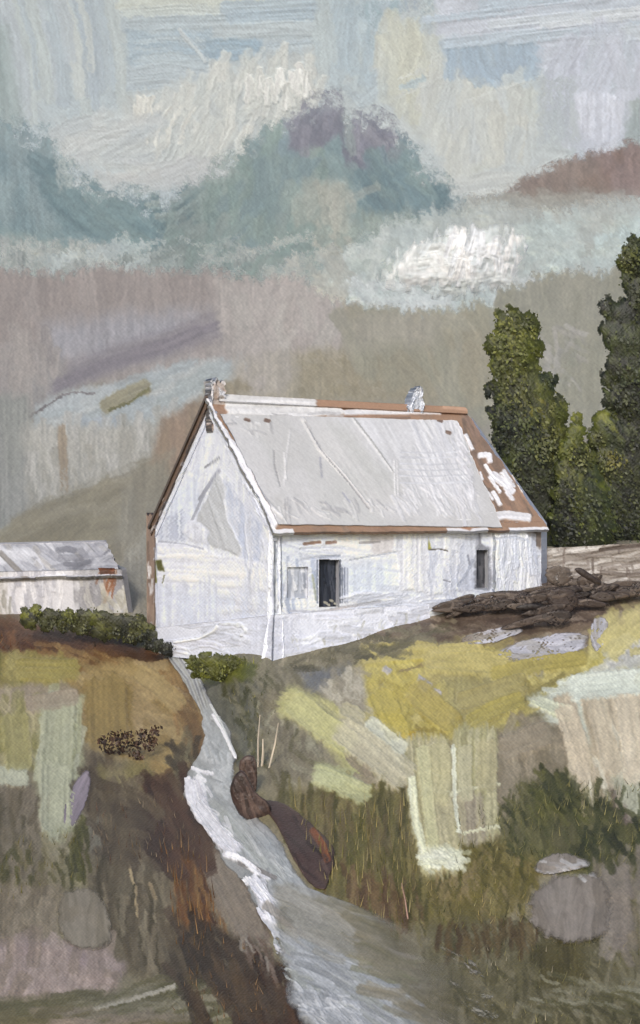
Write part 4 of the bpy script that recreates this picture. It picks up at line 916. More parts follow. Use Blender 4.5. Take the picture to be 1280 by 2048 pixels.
        Q([(790, 1062), (860, 1060), (925, 1080), (930, 1180), (860, 1190), (800, 1180)], '#e9e9ee', '#e2e3e9', soft=3, rough=5, h=2.4)
        H(box(850, 1105, 930, 1190), 26, (40, 80), (5, 10), (86, 5), ['#d4d6df', '#eeeef1', '#c9ccd7'], dry=.45, h=2)
        Q([(856, 1074), (862, 1098), (855, 1100)], '#a9a55c', soft=1, rough=1); S([(858, 1100), (878, 1098), (895, 1102)], 3, '#6b655e', dry=.2, h=0)
        S([(885, 1160), (900, 1164)], 3, '#9a9aa2', dry=.3, h=0)
        Q([(930, 1060), (958, 1052), (950, 1180), (920, 1180)], '#dcdee6', '#c9ccd7', soft=5, dry=.1, ang=85)
        S([(945, 1120), (932, 1150), (915, 1172)], 7, '#b4b8c4', dry=.35, h=1); S([(935, 1110), (940, 1130)], 5, '#9d9faa', dry=.35, h=0)
        S([(958, 1058), (955, 1095)], 12, '#c1c2ca', '#a9a9b0', dry=.3, h=1.4)
        Q([(958, 1036), (1085, 1036), (1085, 1066), (960, 1062)], '#9a755d', '#84695a', soft=3, rough=5, ang=3)
        Q([(1046, 1062), (1085, 1062), (1085, 1110), (1072, 1092)], '#7d7066', soft=4)
        Q([(978, 1056), (1045, 1058), (1072, 1095), (1076, 1160), (982, 1176)], '#e6e6ea', '#eeeef0', soft=3, rough=5, h=2.4)
        H([(985, 1064), (1040, 1064), (1070, 1100), (1072, 1160), (985, 1170)], 40, (40, 90), (5, 11), (88, 5), ['#efeff1', '#d8dae1', '#e5e6eb', '#cdd0da'], dry=.4, h=2.2)
        S([(549, 1056), (545, 1120), (552, 1180), (546, 1222)], 14, '#ededf1', '#dcdde4', dry=.15, h=4.5, streak=.12)
        S([(562, 1062), (558, 1110), (566, 1180)], 6, '#c7c9d3', dry=.3, h=1)
        H(box(558, 1130, 640, 1205), 20, (30, 60), (5, 10), (88, 14), ['#b9c1d3', '#dfe3ec', '#a3acbf', '#e8e9ee'], dry=.4)
        S([(624, 1150), (632, 1200)], 6, '#b9bdb0', dry=.3)
        for x, c in ((680, '#3f4554'), (684, '#5d6373'), (689, '#9398a8'), (694, '#b3b7c4'), (635, '#8a909f')): S([(x, 1120 + (x % 5) * 4), (x, 1206)], 4, c, dry=.5, h=0)
        S([(640, 1114), (680, 1112)], 7, '#8d93a1', '#c3c7d1', dry=.5, h=0)
        Q([(950, 1092), (962, 1086), (980, 1100), (984, 1172), (976, 1180), (948, 1178)], '#77787e', '#96979d', soft=3, rough=6, dry=.25, h=0)
        S([(957, 1046), (960, 1090)], 5, '#8f8f95', dry=.4, h=0)
        H(box(690, 1190, 930, 1215), 30, (30, 70), (5, 10), (-6, 8), ['#eeeef1', '#c3c6d0', '#dcdde4'], dry=.4, h=2.4)
        S([(580, 1222), (640, 1224), (700, 1212), (760, 1204)], 6, '#b3a79f', '#c3c3c9', dry=.3, h=0)
        S([(575, 1228), (560, 1215), (552, 1200)], 6, '#ececf0', dry=.2, h=3.6)
    slab('front_wall', at(0, 0, ez), at(LF, 0, ez), at(LF, 0, bz), at(0, 0, bz), pf, '#e0e1e8', .4, 1.8, W, root, hs=.016, cut=cuts, seed=5)
    fu = lambda u: (44 * (u - 640) / F - A[0]) / (.8555 - .5178 * (u - 640) / F)
    def pe(p):
        p.hatch(box(980, 1050, 1090, 1190), 60, (40, 90), (5, 11), (88, 5), ['#f1f1f3', '#dddfe6', '#e9eaee', '#d3d6df'], dry=.35, h=2.4)
        p.stroke([(985, 1078), (1030, 1074), (1060, 1082)], 5, '#c9ccd4', dry=.4)
    o = slab('end_panel', at(fu(984), -.16, ez - .34), at(fu(1046), -.16, ez - .3), at(LF + .1, -.16, bz + 2.6), at(fu(984), -.16, bz + 1.5), pe, '#ededf0', .18, 1.6, W, root, hs=.02, jag=.03, seed=6)
    tint(o, 'separate thick white panel at the right end of the long wall')
    def pcr(p):
        p.hatch(box(530, 1040, 570, 1310), 50, (30, 70), (4, 9), (89, 10), ['#f4f4f6', '#e3e4ea', '#ededf1', '#d6d8e0'], dry=.3, h=4)
    e0 = nF * .05 + nG * .05
    o = slab('corner_plaster', at(.0, .28, ez - .02) + nG * .05, at(.2, 0, ez - .02) + nF * .05, at(.24, 0, ez - 3.3) + nF * .07, at(.0, .34, ez - 3.3) + nG * .07, pcr, '#ededf1', .16, 1.3, W, root, hs=.022, jag=.05, seed=61)
    tint(o, 'thick ragged ridge of white plaster down the near corner')
    slab('corner_plaster', at(-.06, .3, ez - 3.2), at(.3, -.06, ez - 3.2), at(.1, -.5, ez - 4.75), at(-.42, .2, ez - 4.75), pcr, '#e8e8ed', .1, 1.3, W, root, hs=.015, jag=.06, seed=62)
    # openings: recessed panels and their jambs, from the wall's own plane
    def onwall(u, v, g):                                    # the point at chart (u,v) on the front wall, pushed g metres into the house
        d = world(u, v, 1.0) - np.array([0, 0, CZ]); d = d + 0; o = np.array([0, 0, CZ])
        k = ((A - o) @ nF) / (d @ nF); return o + d * k - nF * g
    def opening(kind, rect, depth, base, paint, sill=False, frame='#e0e2e8'):
        a, b, c, d = rect; e = 1.5
        q = [onwall(a - e, b - e, depth), onwall(c + e, b - e, depth), onwall(c + e, d + e, depth), onwall(a - e, d + e, depth)]
        pan = slab(kind, *[x - nF * .0 for x in (q[0], q[1], q[2], q[3])], paint, base, .05, 1.6, Dk, root, hs=.012)
        org = None
        # jambs, lintel: four thin reveals
        for (u0, v0, u1, v1) in ((a, b, a, d), (c, b, c, d), (a, b, c, b), (a, d, c, d)):
            f0, f1 = onwall(u0, v0, .0), onwall(u1, v1, .0)
            k0, k1 = f0 - nF * (depth + .03), f1 - nF * (depth + .03)
            cen = (onwall(a, b, 0) + onwall(c, d, 0)) / 2
            outw = ((f0 + f1) / 2 - cen); outw = outw - nF * (outw @ nF); outw = outw / np.linalg.norm(outw) * .05
            vv = np.array([f0, f1, k1, k0, f0 + outw, f1 + outw, k1 + outw, k0 + outw])
            mesh_obj('jamb' if abs(u0 - u1) < 1 else 'lintel' if v0 == b else 'sill', vv, [(0, 1, 2, 3), (4, 5, 6, 7), (0, 1, 5, 4), (3, 2, 6, 7), (0, 3, 7, 4), (1, 2, 6, 5)],
                     np.tile(hexc(frame), (8, 1)), W, root, smooth=False, uv=np.zeros((8, 2)))
        return pan
    def pd(p):
        p.hatch(box(636, 1115, 684, 1216), 26, (50, 100), (3, 8), (89, 3), ['#1d2029', '#343a48', '#11131a', '#2a2f3c', '#4a4f5c'], dry=.3, h=1.6)
        p.hatch(box(660, 1118, 682, 1190), 8, (30, 60), (3, 6), (89, 3), ['#565b67', '#3d4350'], dry=.4)
        for x, y in [(648, 1206), (654, 1210), (660, 1202), (668, 1208)]: p.stroke([(x, y), (x + 5, y + 2)], 5, '#a9a79a', dry=.3, h=2)
    o = opening('door', cuts[0], .22, '#20242e', pd); tint(o, 'dark navy door in the middle of the long wall')
    def pd2(p): p.hatch(box(945, 1090, 985, 1180), 26, (30, 80), (4, 9), (86, 8), ['#3c3d42', '#55565c', '#2b2d33', '#6d6e74', '#47484d'], dry=.35, h=1.6)
    o = opening('door', cuts[1], .2, '#3f4046', pd2); tint(o, 'grey weathered door at the right end')
    def pw(p): p.hatch(box(570, 1130, 620, 1200), 30, (24, 60), (4, 9), (86, 12), ['#9fa7b8', '#d3d8e4', '#7a8292', '#e6e9f0', '#b9c0ce'], dry=.35, h=1.6)
    o = opening('window', cuts[2], .08, '#b1b8c6', pw); tint(o, 'small frosted blue grey window left of the dark door')
    # hidden walls
    plain = lambda p: None
    slab('back_wall', at(LF, LG, ez), at(0, LG, ez), at(0, LG, bz), at(LF, LG, bz), None, '#dcdce2', .3, 14, W, root)
    slab('gable_wall', at(LF, 0, ez), at(LF, LG, ez), at(LF, LG, bz), at(LF, 0, bz), None, '#dcdce2', .3, 14, W, root, top=tri)
    # ---- limewashed footing on the slope
    def pp(p):
        p.hatch(box(340, 1215, 840, 1320), 60, (30, 80), (8, 20), (0, 14), ['#dcdbe2', '#cfcfd6', '#e6e6ea', '#c5c5ca'], dry=.4, h=2)
        p.stroke([(350, 1284), (400, 1276), (428, 1262), (436, 1252)], 7, '#efeff2', dry=.2, h=4); p.stroke([(440, 1248), (485, 1248), (492, 1262), (482, 1272)], 5, '#eeeef1', dry=.2, h=3.6)
        p.hatch([(560, 1270), (840, 1225), (840, 1320), (560, 1320)], 34, (8, 20), (3, 6), (80, 40), ['#b9b7ac', '#c9c8c2', '#a3a091'], dry=.55)
        p.poly([(500, 1225), (600, 1232), (600, 1300), (500, 1310)], '#c6c6ce', '#d5d5dc', dry=.5, soft=8)
    c0 = at(-.05, -.05, ez - 3.1); c1 = at(-.32, -.42, ez - 4.75)
    slab('footing', c0, at(6.4, -.03, ez - 2.95), at(6.4, -.3, ez - 4.6), c1, pp, '#e0e0e6', .12, 2.0, W, root, hs=.02, seed=8)
    slab('footing', at(-.03, LG, ez - 4.3), c0, c1, at(-.12, LG, ez - 5.4), pp, '#e0e0e6', .12, 2.0, W, root, hs=.02, seed=9)
    # ---- roof
    ov, eo = .18, .35                                   # overhang at the verge, at the eave
    sl = (rz - ez) / half
    def rp(f, g, lift=0.):                              # point on the front slope: g = 0 at the eave wall line, half at the ridge
        n = np.array(nF * sl + up); n /= np.linalg.norm(n)
        return at(f, g, ez + sl * g) + n * lift
    def pr(p):
        S = p.stroke; H = p.hatch; Q = p.poly
        H(box(400, 770, 1080, 1060), 80, (50, 130), (10, 26), (15, 40), ['#9a7a63', '#8d6e58', '#a5856d', '#947560', '#86705f'], dry=.3)
        Q([(440, 786), (560, 790), (660, 808), (700, 826), (600, 838), (460, 840)], '#d3d3d3', '#cbcbcb', soft=2.5, rough=6, h=3, ang=2)
        S([(412, 820), (470, 905), (550, 1050)], 22, '#e3e3e8', '#d2d3d9', dry=.12, h=3, rough=.6)
        p.C[:, :4] = hexc('#e4e4e8'); p.C[-5:, :int(p.C.shape[1] * .07)] = hexc('#d9d9dc'); p.C[-4:, int(p.C.shape[1] * .6):int(p.C.shape[1] * .76)] = hexc('#d4d4d8'); p.C[-4:, int(p.C.shape[1] * .84):] = hexc('#dcdce0')
        S([(690, 826), (740, 824), (800, 824), (880, 824)], 12, '#dcdcdf', '#c9c9cc', dry=.35, h=3)
        H([(520, 830), (700, 826), (700, 838), (520, 842)], 14, (30, 70), (3, 6), (2, 5), ['#a9a9ab', '#e6e6e8', '#bcbcbe'], dry=.4, h=2)
        S([(760, 838), (820, 836)], 6, '#7d6656', dry=.3, h=0)
        H(box(620, 790, 930, 806), 24, (60, 130), (5, 10), (1, 4), ['#ae8a6d', '#9b775c', '#b8977c'], dry=.3, h=1.6)
        Q([(940, 850), (970, 900), (1060, 1010), (1040, 1030), (960, 1010), (930, 900)], '#87705f', '#94765f', soft=10, ang=58)
        H([(930, 830), (1000, 900), (1060, 1000), (980, 1010), (930, 880)], 40, (40, 100), (5, 12), (62, 8), ['#7d6757', '#a07c63', '#8b7263', '#6f5e52'], dry=.4)
        for pts, w in [([(958, 912), (978, 910), (980, 925)], 12), ([(970, 930), (985, 955)], 8), ([(985, 950), (1005, 965), (1025, 985)], 16), ([(1005, 945), (1025, 975)], 14), ([(978, 955), (1000, 985)], 7), ([(985, 985), (1000, 1010)], 9), ([(1012, 985), (1025, 1000)], 9), ([(960, 945), (965, 960)], 5), ([(975, 985), (985, 1000)], 5), ([(925, 900), (940, 935), (950, 960)], 10), ([(930, 870), (944, 900)], 8)]:
            S(pts, w, '#e6e6ea', '#dcdce1', dry=.3, h=3, rough=.9)
        S([(985, 880), (1010, 925), (1045, 985)], 4, '#e3e1e0', dry=.35, h=3)
        S([(935, 800), (975, 850), (1010, 920)], 5, '#6f5a4c', dry=.35, h=0)
        S([(970, 1036), (1010, 1030), (1058, 1036)], 18, '#dfdfe3', '#d2d2d6', dry=.15, h=3)
        H(box(590, 1018, 950, 1050), 30, (30, 80), (5, 10), (0, 6), ['#a27a61', '#8d6a54', '#b18a70'], dry=.3)
        for x0, x1, y in [(600, 640, 1046), (650, 668, 1022), (700, 760, 1046), (770, 830, 1048), (880, 940, 1046), (676, 730, 1030), (735, 800, 1036), (800, 830, 1036), (560, 592, 1036)]: S([(x0, y), (x1, y - 2)], 9, '#d6d5d6', dry=.45, h=2.4)
        Q([(840, 1020), (955, 1022), (950, 1050), (860, 1044)], '#d0d1d2', '#dcdcde', soft=3, rough=5, h=2.6, ang=3)
        S([(898, 1042), (925, 1052), (940, 1056)], 12, '#a0785f', dry=.25, h=1)
    roof = slab('roof', rp(-ov, half + .02), rp(LF + .1, half + .02), rp(LF + .12, -eo), rp(-ov, -eo), pr, '#97775f', .12, 1.8, Br, root, hs=.016, jag=.012, seed=11)
    tint(roof, 'bare brown roof boarding showing at ridge, eave and right end')
    roof['origin'] = list(root.location)
    def ps(p):
        S = p.stroke; H = p.hatch; Q = p.poly
        H(box(440, 830, 960, 1040), 40, (90, 200), (40, 80), (50, 12), ['#cfcfcf', '#cbcccb', '#d2d2d3', '#c9c9c8'], dry=.1, h=.5, streak=.05)
        Q([(660, 830), (910, 826), (960, 1020), (800, 1024), (740, 960)], '#d5d6d8', '#dcdde0', soft=24, ang=60, streak=.08)
        Q([(620, 850), (700, 840), (830, 1010), (700, 1010), (650, 930)], '#cbccca', '#d0d0cf', soft=20, ang=55, streak=.05)
        H([(840, 850), (910, 840), (955, 1010), (850, 1010)], 44, (60, 130), (4, 9), (68, 6), ['#e6e7ea', '#d9dadf', '#e2e3e7', '#cdcfd5'], dry=.4, h=1.8, streak=.12)
        H([(800, 970), (950, 960), (958, 1018), (790, 1018)], 40, (24, 60), (4, 9), (55, 12), ['#e9eaed', '#d5d6da', '#e0e0e3'], dry=.4, h=2.6)
        for y in (905, 915, 928, 940, 952, 966): S([(800, y), (860, y + 2), (945, y - 2)], 4, '#d6d8dd', dry=.45, h=1.6)
        S([(605, 838), (640, 900), (690, 955), (740, 1016)], 7, '#dedede', '#d3d3d3', dry=.1, h=5, streak=.05)
        S([(610, 845), (645, 905), (694, 962), (738, 1018)], 3, '#a9a9ab', dry=.2, h=-1)
        S([(706, 835), (745, 885), (790, 950)], 4, '#b4b4b2', dry=.3, h=1.5); S([(705, 838), (746, 892), (785, 945)], 3, '#e0e0e0', dry=.3, h=2)
        S([(548, 900), (549, 930), (560, 972)], 3, '#a0a0a2', dry=.25, h=-1); S([(580, 860), (572, 920), (568, 970)], 3, '#e2e2e3', dry=.4, h=2); S([(568, 905), (572, 960)], 3, '#e2e2e2', dry=.4, h=2)
        S([(460, 870), (490, 940), (540, 1010), (565, 1035)], 6, '#bcbcbe', '#dededf', dry=.2, h=2.6)
        S([(640, 915), (644, 955)], 5, '#b0b1b8', dry=.5, h=0); S([(685, 985), (700, 1005)], 4, '#a9abb4', dry=.4, h=0)
        for x in (788, 794): S([(x, 920), (x + 2, 990)], 3, '#e3e3e4', dry=.4, h=2)
        H(box(560, 1010, 800, 1032), 26, (20, 44), (3, 7), (50, 40), ['#e0e0e0', '#b9b9bb', '#d5d5d5'], dry=.45, h=2.6)
        H(box(460, 835, 560, 870), 16, (10, 30), (3, 6), (40, 50), ['#e3e3e3', '#b5b5b6'], dry=.45, h=2.2)
        H([(898, 826), (916, 840), (958, 1010), (945, 1010)], 20, (12, 34), (5, 10), (70, 30), ['#e6e6ea', '#d9d9de'], dry=.3, h=3)
        for x, y in [(490, 838), (530, 840), (875, 840), (892, 864)]: S([(x, y), (x + 9, y + 3)], 8, '#7d6a5e', dry=.3, h=0)
    tk = .05
    sheet = slab('roof_sheet', rp(.05, half * .86, tk), rp(LF - .75, half * .89, tk), rp(LF - 2.1, -.24, tk), rp(.12, -.1, tk), ps, '#cdcdcd', .04, 1.8, Wr, roof, hs=.014, jag=.008, seed=13)
    tint(sheet, 'pale grey roof sheeting with pale diagonal seam')
    # back slope
    def rb(f, g): return at(f, half + g, rz - sl * g)
    slab('roof', rb(LF + .1, -.02), rb(-ov, -.02), rb(-ov, half + eo), rb(LF + .12, half + eo), None, '#655447', .12, 10, Br, root)
    # ridge capping
    def prg(p):
        p.hatch(box(400, 770, 960, 850), 30, (40, 120), (5, 10), (1, 5), ['#a57f64', '#8f6d55', '#b8937a'], dry=.3, h=1.6)
        p.poly([(430, 770), (560, 780), (630, 794), (630, 830), (430, 830)], '#d6d6d7', '#cccccc', soft=3, rough=7, h=2.5, ang=2)
    rc = slab('ridge_capping', at(.25, half - .1, rz + .16), at(LF + .05, half - .1, rz + .16), at(LF + .05, half - .28, rz - .12), at(.25, half - .28, rz - .12), prg, '#a07c62', .2, 1.8, Br, roof, hs=.016, jag=.01, seed=15)
    # verge boards on the gable
    def vb(g0, g1, w, base, paint, off, name, lab, z0=0., z1=0., hs=.02, jag=.04):
        n = nG * off
        a, b = at(0, g0, ez + sl * min(g0, LG - g0) + z0) + n, at(0, g1, ez + sl * min(g1, LG - g1) + z1) + n
        pts = sorted([a, b], key=lambda q: chart(q)[0])
        o = slab(name, pts[0], pts[1], pts[1] - up * w, pts[0] - up * w, paint, base, .08, 1.6, W if base[1] in 'de' else Br, root, hs=hs, jag=jag, seed=17)
        tint(o, lab)
    vb(half - .1, -.1, .55, '#e9e9ee', lambda p: p.hatch(box(430, 860, 570, 1070), 40, (30, 80), (4, 10), (58, 6), ['#f0f0f3', '#d6d7de', '#e6e6eb', '#c9cad3'], dry=.35, h=3), .08, 'bargeboard', 'thick white verge board on the right slope of the gable')
    vb(half + .1, LG + .25, .3, '#6f5a4c', lambda p: p.hatch(box(280, 860, 440, 1090), 40, (30, 80), (4, 9), (-55, 8), ['#5f4d42', '#8d7565', '#4a3f3a', '#d9d8da', '#7d6656'], dry=.4, h=2.4), .1, 'bargeboard', 'thin dark brown verge board on the left slope of the gable', .05, .0)
    vb(half + .3, LG - .1, .3, '#e4e4e9', lambda p: p.hatch(box(290, 880, 440, 1090), 40, (30, 70), (4, 9), (-55, 8), ['#efeff2', '#d3d4db', '#a9aab2', '#e6e6ea'], dry=.35, h=3), .06, 'bargeboard', 'white verge moulding under the dark left verge board', -.42, -.42)
    # brown corner board at the far edge of the gable
    def pc(p):
        p.hatch(box(275, 1050, 320, 1300), 30, (40, 110), (4, 9), (89, 4), ['#8b7363', '#7a6455', '#a08977', '#6a574a'], dry=.35)
        p.hatch(box(298, 1060, 318, 1290), 10, (20, 40), (3, 6), (89, 6), ['#e2e2e6', '#cfcfd4'], dry=.5, h=2)
    o = slab('corner_board', at(0, LG + .85, ez + .3) + nG * .04, at(0, LG - .02, ez + .3) + nG * .04, at(0, LG - .02, bz) + nG * .04, at(0, LG + .75, bz) + nG * .04, pc, '#8b7465', .3, 1.8, Br, root, hs=.015, jag=.03, seed=19)
    tint(o, 'bare brown corner board down the left edge of the gable')
    # chimneys
    def pch(p):
        p.hatch(box(400, 740, 480, 880), 30, (16, 40), (5, 11), (70, 40), ['#e0e0e2', '#cfcfd2', '#957a66', '#d9d9dc'], dry=.4, h=3)
    def pch2(p):
        p.hatch(box(800, 740, 870, 820), 40, (14, 36), (4, 9), (110, 30), ['#dcdde2', '#c3c6cd', '#e8e8eb', '#aaa9a6'], dry=.45, h=3)
    def stack(f, w0, w1, z0, z1, lean, base, paint, dep, lab, seed):
        c0 = at(f, half - dep / 2, z0); c1 = at(f + lean, half - dep / 2, z1)
        st = slab('chimney', c1 - dF * w1 / 2, c1 + dF * w1 / 2, c0 + dF * w0 / 2, c0 - dF * w0 / 2, paint, base, dep, 1.5, W, roof, hs=.03, jag=.16, seed=seed)
        tint(st, lab)
    stack(9.05, .95, .3, rz - .3, rz + .85, .3, '#d0d2d6', pch2, .45, 'small tapering white chimney near the right end of the ridge', 23)
    stack(.22, .5, .62, rz - 1.2, rz + .62, -.05, '#b9aba0', pch, .5, 'flaking white and brown chimney above the gable', 29)

# ================================================================== SHED
def build_shed():
    Y = 55.3
    G = paint_mat('weathered_shed_paint', .5, .35, 7.6, .02, bump=.3, grain=.06)
    root = empty('shed', tuple(world(60, 1240, Y)), 'low grey and white outbuilding with rust streak, left of cottage', 'shed')
    def pr(p):
        p.hatch(box(-300, 1080, 260, 1170), 110, (40, 100), (5, 14), (42, 14), ['#c9cace', '#a3a3a8', '#dcdcdf', '#8a8a8e', '#b9b9bd', '#a9a59f'], dry=.45, h=1.8)
        p.hatch(box(120, 1085, 240, 1140), 30, (24, 60), (6, 14), (160, 24), ['#85858a', '#9c9ca2', '#707075', '#b4b4b8'], dry=.45, h=1.6)
        p.poly([(-20, 1090), (60, 1094), (70, 1110), (0, 1130), (-20, 1130)], '#d8d8da', '#cfcfd2', soft=5, ang=40, dry=.15)
        p.stroke([(0, 1105), (30, 1135), (60, 1165)], 12, '#8a857f', dry=.4)
        p.stroke([(45, 1168), (80, 1158), (130, 1152)], 9, '#e0e0e2', dry=.3, h=3)
    a, b, c, d = world(-300, 1096, Y + 3.4), world(212, 1084, Y + 3.0), world(244, 1152, Y - .15), world(-300, 1166, Y - .25)
    roof = slab('roof', a, b, c, d, pr, '#a5a5aa', .1, 1.8, G, root, hs=.02, jag=.012, seed=31)
    slab('roof', b, a, world(-300, 1180, Y + 7), world(230, 1170, Y + 6.5), None, '#a5a5aa', .1, 8, G, root)
    def pw(p):
        p.hatch(box(-300, 1140, 170, 1250), 80, (40, 90), (6, 16), (86, 12), ['#d6d6da', '#c3c4ca', '#e2e2e5', '#afb0b8', '#9d9ea8'], dry=.4, h=1.8)
        p.poly([(-60, 1150), (14, 1140), (14, 1230), (-60, 1240)], '#c9c8c9', '#b3b1b0', soft=6, dry=.2)
        p.poly([(148, 1130), (260, 1120), (270, 1260), (165, 1260)], '#97979c', '#a4a4a8', soft=5, ang=86)
        p.hatch(box(160, 1140, 250, 1240), 40, (30, 80), (6, 14), (80, 14), ['#8b8b90', '#a6a6aa', '#7d7d82', '#b4b2ae'], dry=.4)
        p.hatch([(195, 1145), (232, 1140), (232, 1200), (210, 1200)], 16, (14, 40), (4, 8), (95, 18), ['#7d4a2c', '#9a6a48', '#a99a8d', '#6b3d22'], dry=.5)
        p.hatch(box(200, 1180, 275, 1240), 30, (20, 40), (6, 12), (70, 40), ['#b5b3a9', '#c6c5c0', '#9c998d'], dry=.5)
        p.hatch(box(-60, 1180, 30, 1240), 20, (24, 50), (4, 8), (80, 12), ['#8e8d86', '#dddddd', '#6f6f66'], dry=.45)
    slab('front_wall', world(-300, 1150, Y), world(243, 1138, Y), world(262, 1262, Y), world(-300, 1262, Y), pw, '#c9c9ce', .3, 1.8, G, root, hs=.02, seed=33)
    slab('end_wall', world(243, 1138, Y), world(226, 1130, Y + 6), world(240, 1250, Y + 6), world(262, 1262, Y), None, '#97979c', .2, 4, G, root)
    def pl(p): p.hatch(box(190, 1130, 235, 1150), 12, (14, 34), (4, 8), (4, 14), ['#5f331c', '#7d4526', '#44281a'], dry=.25, h=2)
    o = slab('lintel', world(196, 1136, Y - .04), world(229, 1136, Y - .04), world(229, 1148, Y - .04), world(201, 1148, Y - .04), pl, '#6f3f24', .06, 1.4, G, root, hs=.01, jag=.05, seed=3)
    tint(o, 'rust brown lintel strip')

# ================================================================== WALL, ROCKS
STONE = None
def rocks():
    RK = paint_mat('dark_rock', .45, .4, 0, .015, bump=.45, grain=.15)
    ST = paint_mat('pale_stone', .55, .3, 7.6, .017, bump=.4, grain=.08)
    # pale dry-stone wall
    def pw(p):
        p.hatch(box(1060, 1070, 1420, 1230), 180, (40, 130), (4, 10), (-7, 9), ['#a9a5a1', '#7d766f', '#c3c0bd', '#665d56', '#938d86', '#cfcdcb', '#746b64'], dry=.5, h=2.2)
        p.hatch(box(1060, 1080, 1420, 1200), 60, (14, 40), (3, 6), (86, 10), ['#6b615a', '#857d76', '#584e48'], dry=.5, h=.5)
        p.stroke([(1200, 1100), (1240, 1095), (1290, 1090)], 8, '#4d423b', dry=.4)
        p.hatch(box(1195, 1170, 1300, 1205), 14, (50, 100), (5, 10), (-20, 6), ['#e3e2e1', '#cfcdca'], dry=.35, h=3)
    o = slab('stone_wall', world(1072, 1098, 50.6), world(1420, 1078, 49.6), world(1420, 1230, 49.2), world(1072, 1225, 50.2), pw, '#857e77', .6, 1.8, ST, hs=.03, jag=.012, seed=43)
    tag(o, 'pale grey rough wall running right from the cottage end', 'wall')
    def dark(b, ang, cols=('#5f5249', '#4a3e37', '#74675d', '#54473f', '#85796f')):
        return lambda p: p.hatch(b, 90, (14, 46), (4, 10), (ang, 55), list(cols), dry=.5, h=1.)
    RA = paint_mat('crumbling_rock', .5, .4, 0, .015, alpha=True, bump=.45, grain=.15)
    crumb = lambda U, V, r: ss(1.02, .86, r + .3 * (fbm(U * .06, V * .1, 5, 3) - .5)) * ss(.26, .38, .4 * vn(U * .07, V * .12, 8) + .3 * vn(U * .25, V * .25, 4) + .3 * weave(U, V))
    yT = lambda du, dv, off: (lambda u, v: YT(du, dv) + off + 0 * u)
    def rock(outline, yf, depth, base, paint, label, cat='rock', grp=None, mat=RK, **k):
        o = pillow('rock' if cat == 'rock' else cat.replace(' ', '_'), outline, yf, depth, base, paint, mat, **k)
        return tag(o, label, cat, grp)
    base = world(1060, 1240, float(YT(1060, 1240)))
    rw = empty('ruined_wall', tuple(base), 'low tumbled dark brown stone wall between the grey door and the pale wall', 'wall')
    pal = ['#463c35', '#382f2a', '#52473f', '#403630', '#322a26', '#5a5048', '#3b312d']
    spots = []
    for i in range(54):
        t = R.random(); u = 900 + 390 * t ** 1.1
        mid = 1212 - 34 * t; hgt = 13 + 26 * math.exp(-((u - 1120) / 55) ** 2)
        spots.append((u, mid + R.uniform(-1, 1) * hgt, R.uniform(20, 56), R.uniform(6, 13)))
    spots += [(1118, 1150, 34, 26), (1122, 1200, 38, 30), (1112, 1236, 34, 18), (1060, 1243, 80, 10), (1180, 1162, 30, 18)]
    for i, (u, v, rw_, rh) in enumerate(sorted(spots, key=lambda q: q[1])):
        k = 9; an = np.linspace(0, 2 * math.pi, k, endpoint=False) + R.uniform(0, .6)
        rr = R.uniform(.75, 1.15, k)
        tl = R.normal() * .12 - .1
        ol = [(u + rw_ * q * math.cos(x) * math.cos(tl) - rh * q * math.sin(x) * math.sin(tl), v + rw_ * q * math.cos(x) * math.sin(tl) + rh * q * math.sin(x)) for x, q in zip(an, rr)]
        c0 = pal[R.integers(len(pal))]
        vb = v + rh * .9
        pillow('stone', ol, (lambda vb_: lambda uu, vv: YT(uu * 0 + u, vv * 0 + min(vb_ + 14, 1262)) + .02 * (1250 - vb_) / 10 + 0 * uu)(vb), .32, c0,
               lambda p: p.hatch(box(u - 60, v - 40, u + 60, v + 40), 16, (14, 40), (3, 8), (R.choice([-8, 86]), 14), ['#54483f', '#6f645b', '#332a26', '#5d5148', '#7d7268'], dry=.5, h=.9), RA, rw, cover=crumb, flat=8, jag=.1, hs=.012, lump=.2, seed=100 + i)
    pillow('stone', [(1030, 1214), (1060, 1205), (1085, 1210), (1087, 1219), (1050, 1222), (1034, 1221)], yT(1060, 1226, -.75), .12, '#1c1513', None, RK, rw, seed=6, jag=.1)['label'] = 'glossy black chip'
    pillow('stone', [(1146, 1136), (1160, 1134), (1185, 1150), (1206, 1166), (1200, 1172), (1176, 1160), (1156, 1148)], yT(1170, 1214, -.75), .1, '#2a201c', None, RK, rw, seed=17, jag=.08)['label'] = 'thin curved black fragment'
    # pale slabs below
    SA = paint_mat('flaking_stone', .55, .3, 7.6, .017, alpha=True, bump=.4, grain=.08)
    pale = lambda b, a=-6: (lambda p: p.hatch(b, 50, (30, 80), (5, 12), (a, 16), ['#bcbcc6', '#a9a9b0', '#cfcfd6', '#94928f', '#9a958c'], dry=.4, h=2))
    g2 = 'pale slabs below the tumbled wall'
    rock([(985, 1300), (1040, 1282), (1110, 1266), (1165, 1262), (1185, 1285), (1150, 1308), (1080, 1322), (1000, 1322)], lambda u, v: YT(u, v) - .03, .08, '#a9a9b0', pale(box(980, 1255, 1190, 1325)), 'broad lilac white slab in the yellow grass below the tumbled wall', grp=g2, mat=SA, cover=crumb, seed=7, flat=14, jag=.1, hs=.02)
    rock([(1180, 1240), (1215, 1225), (1220, 1275), (1195, 1310), (1180, 1290)], lambda u, v: YT(u, v) - .03, .08, '#a1a1a5', pale(box(1170, 1220, 1225, 1315), 85), 'narrow upright pale slab beside the yellow grass at right', grp=g2, mat=SA, cover=crumb, seed=8, flat=14, jag=.12, hs=.02)
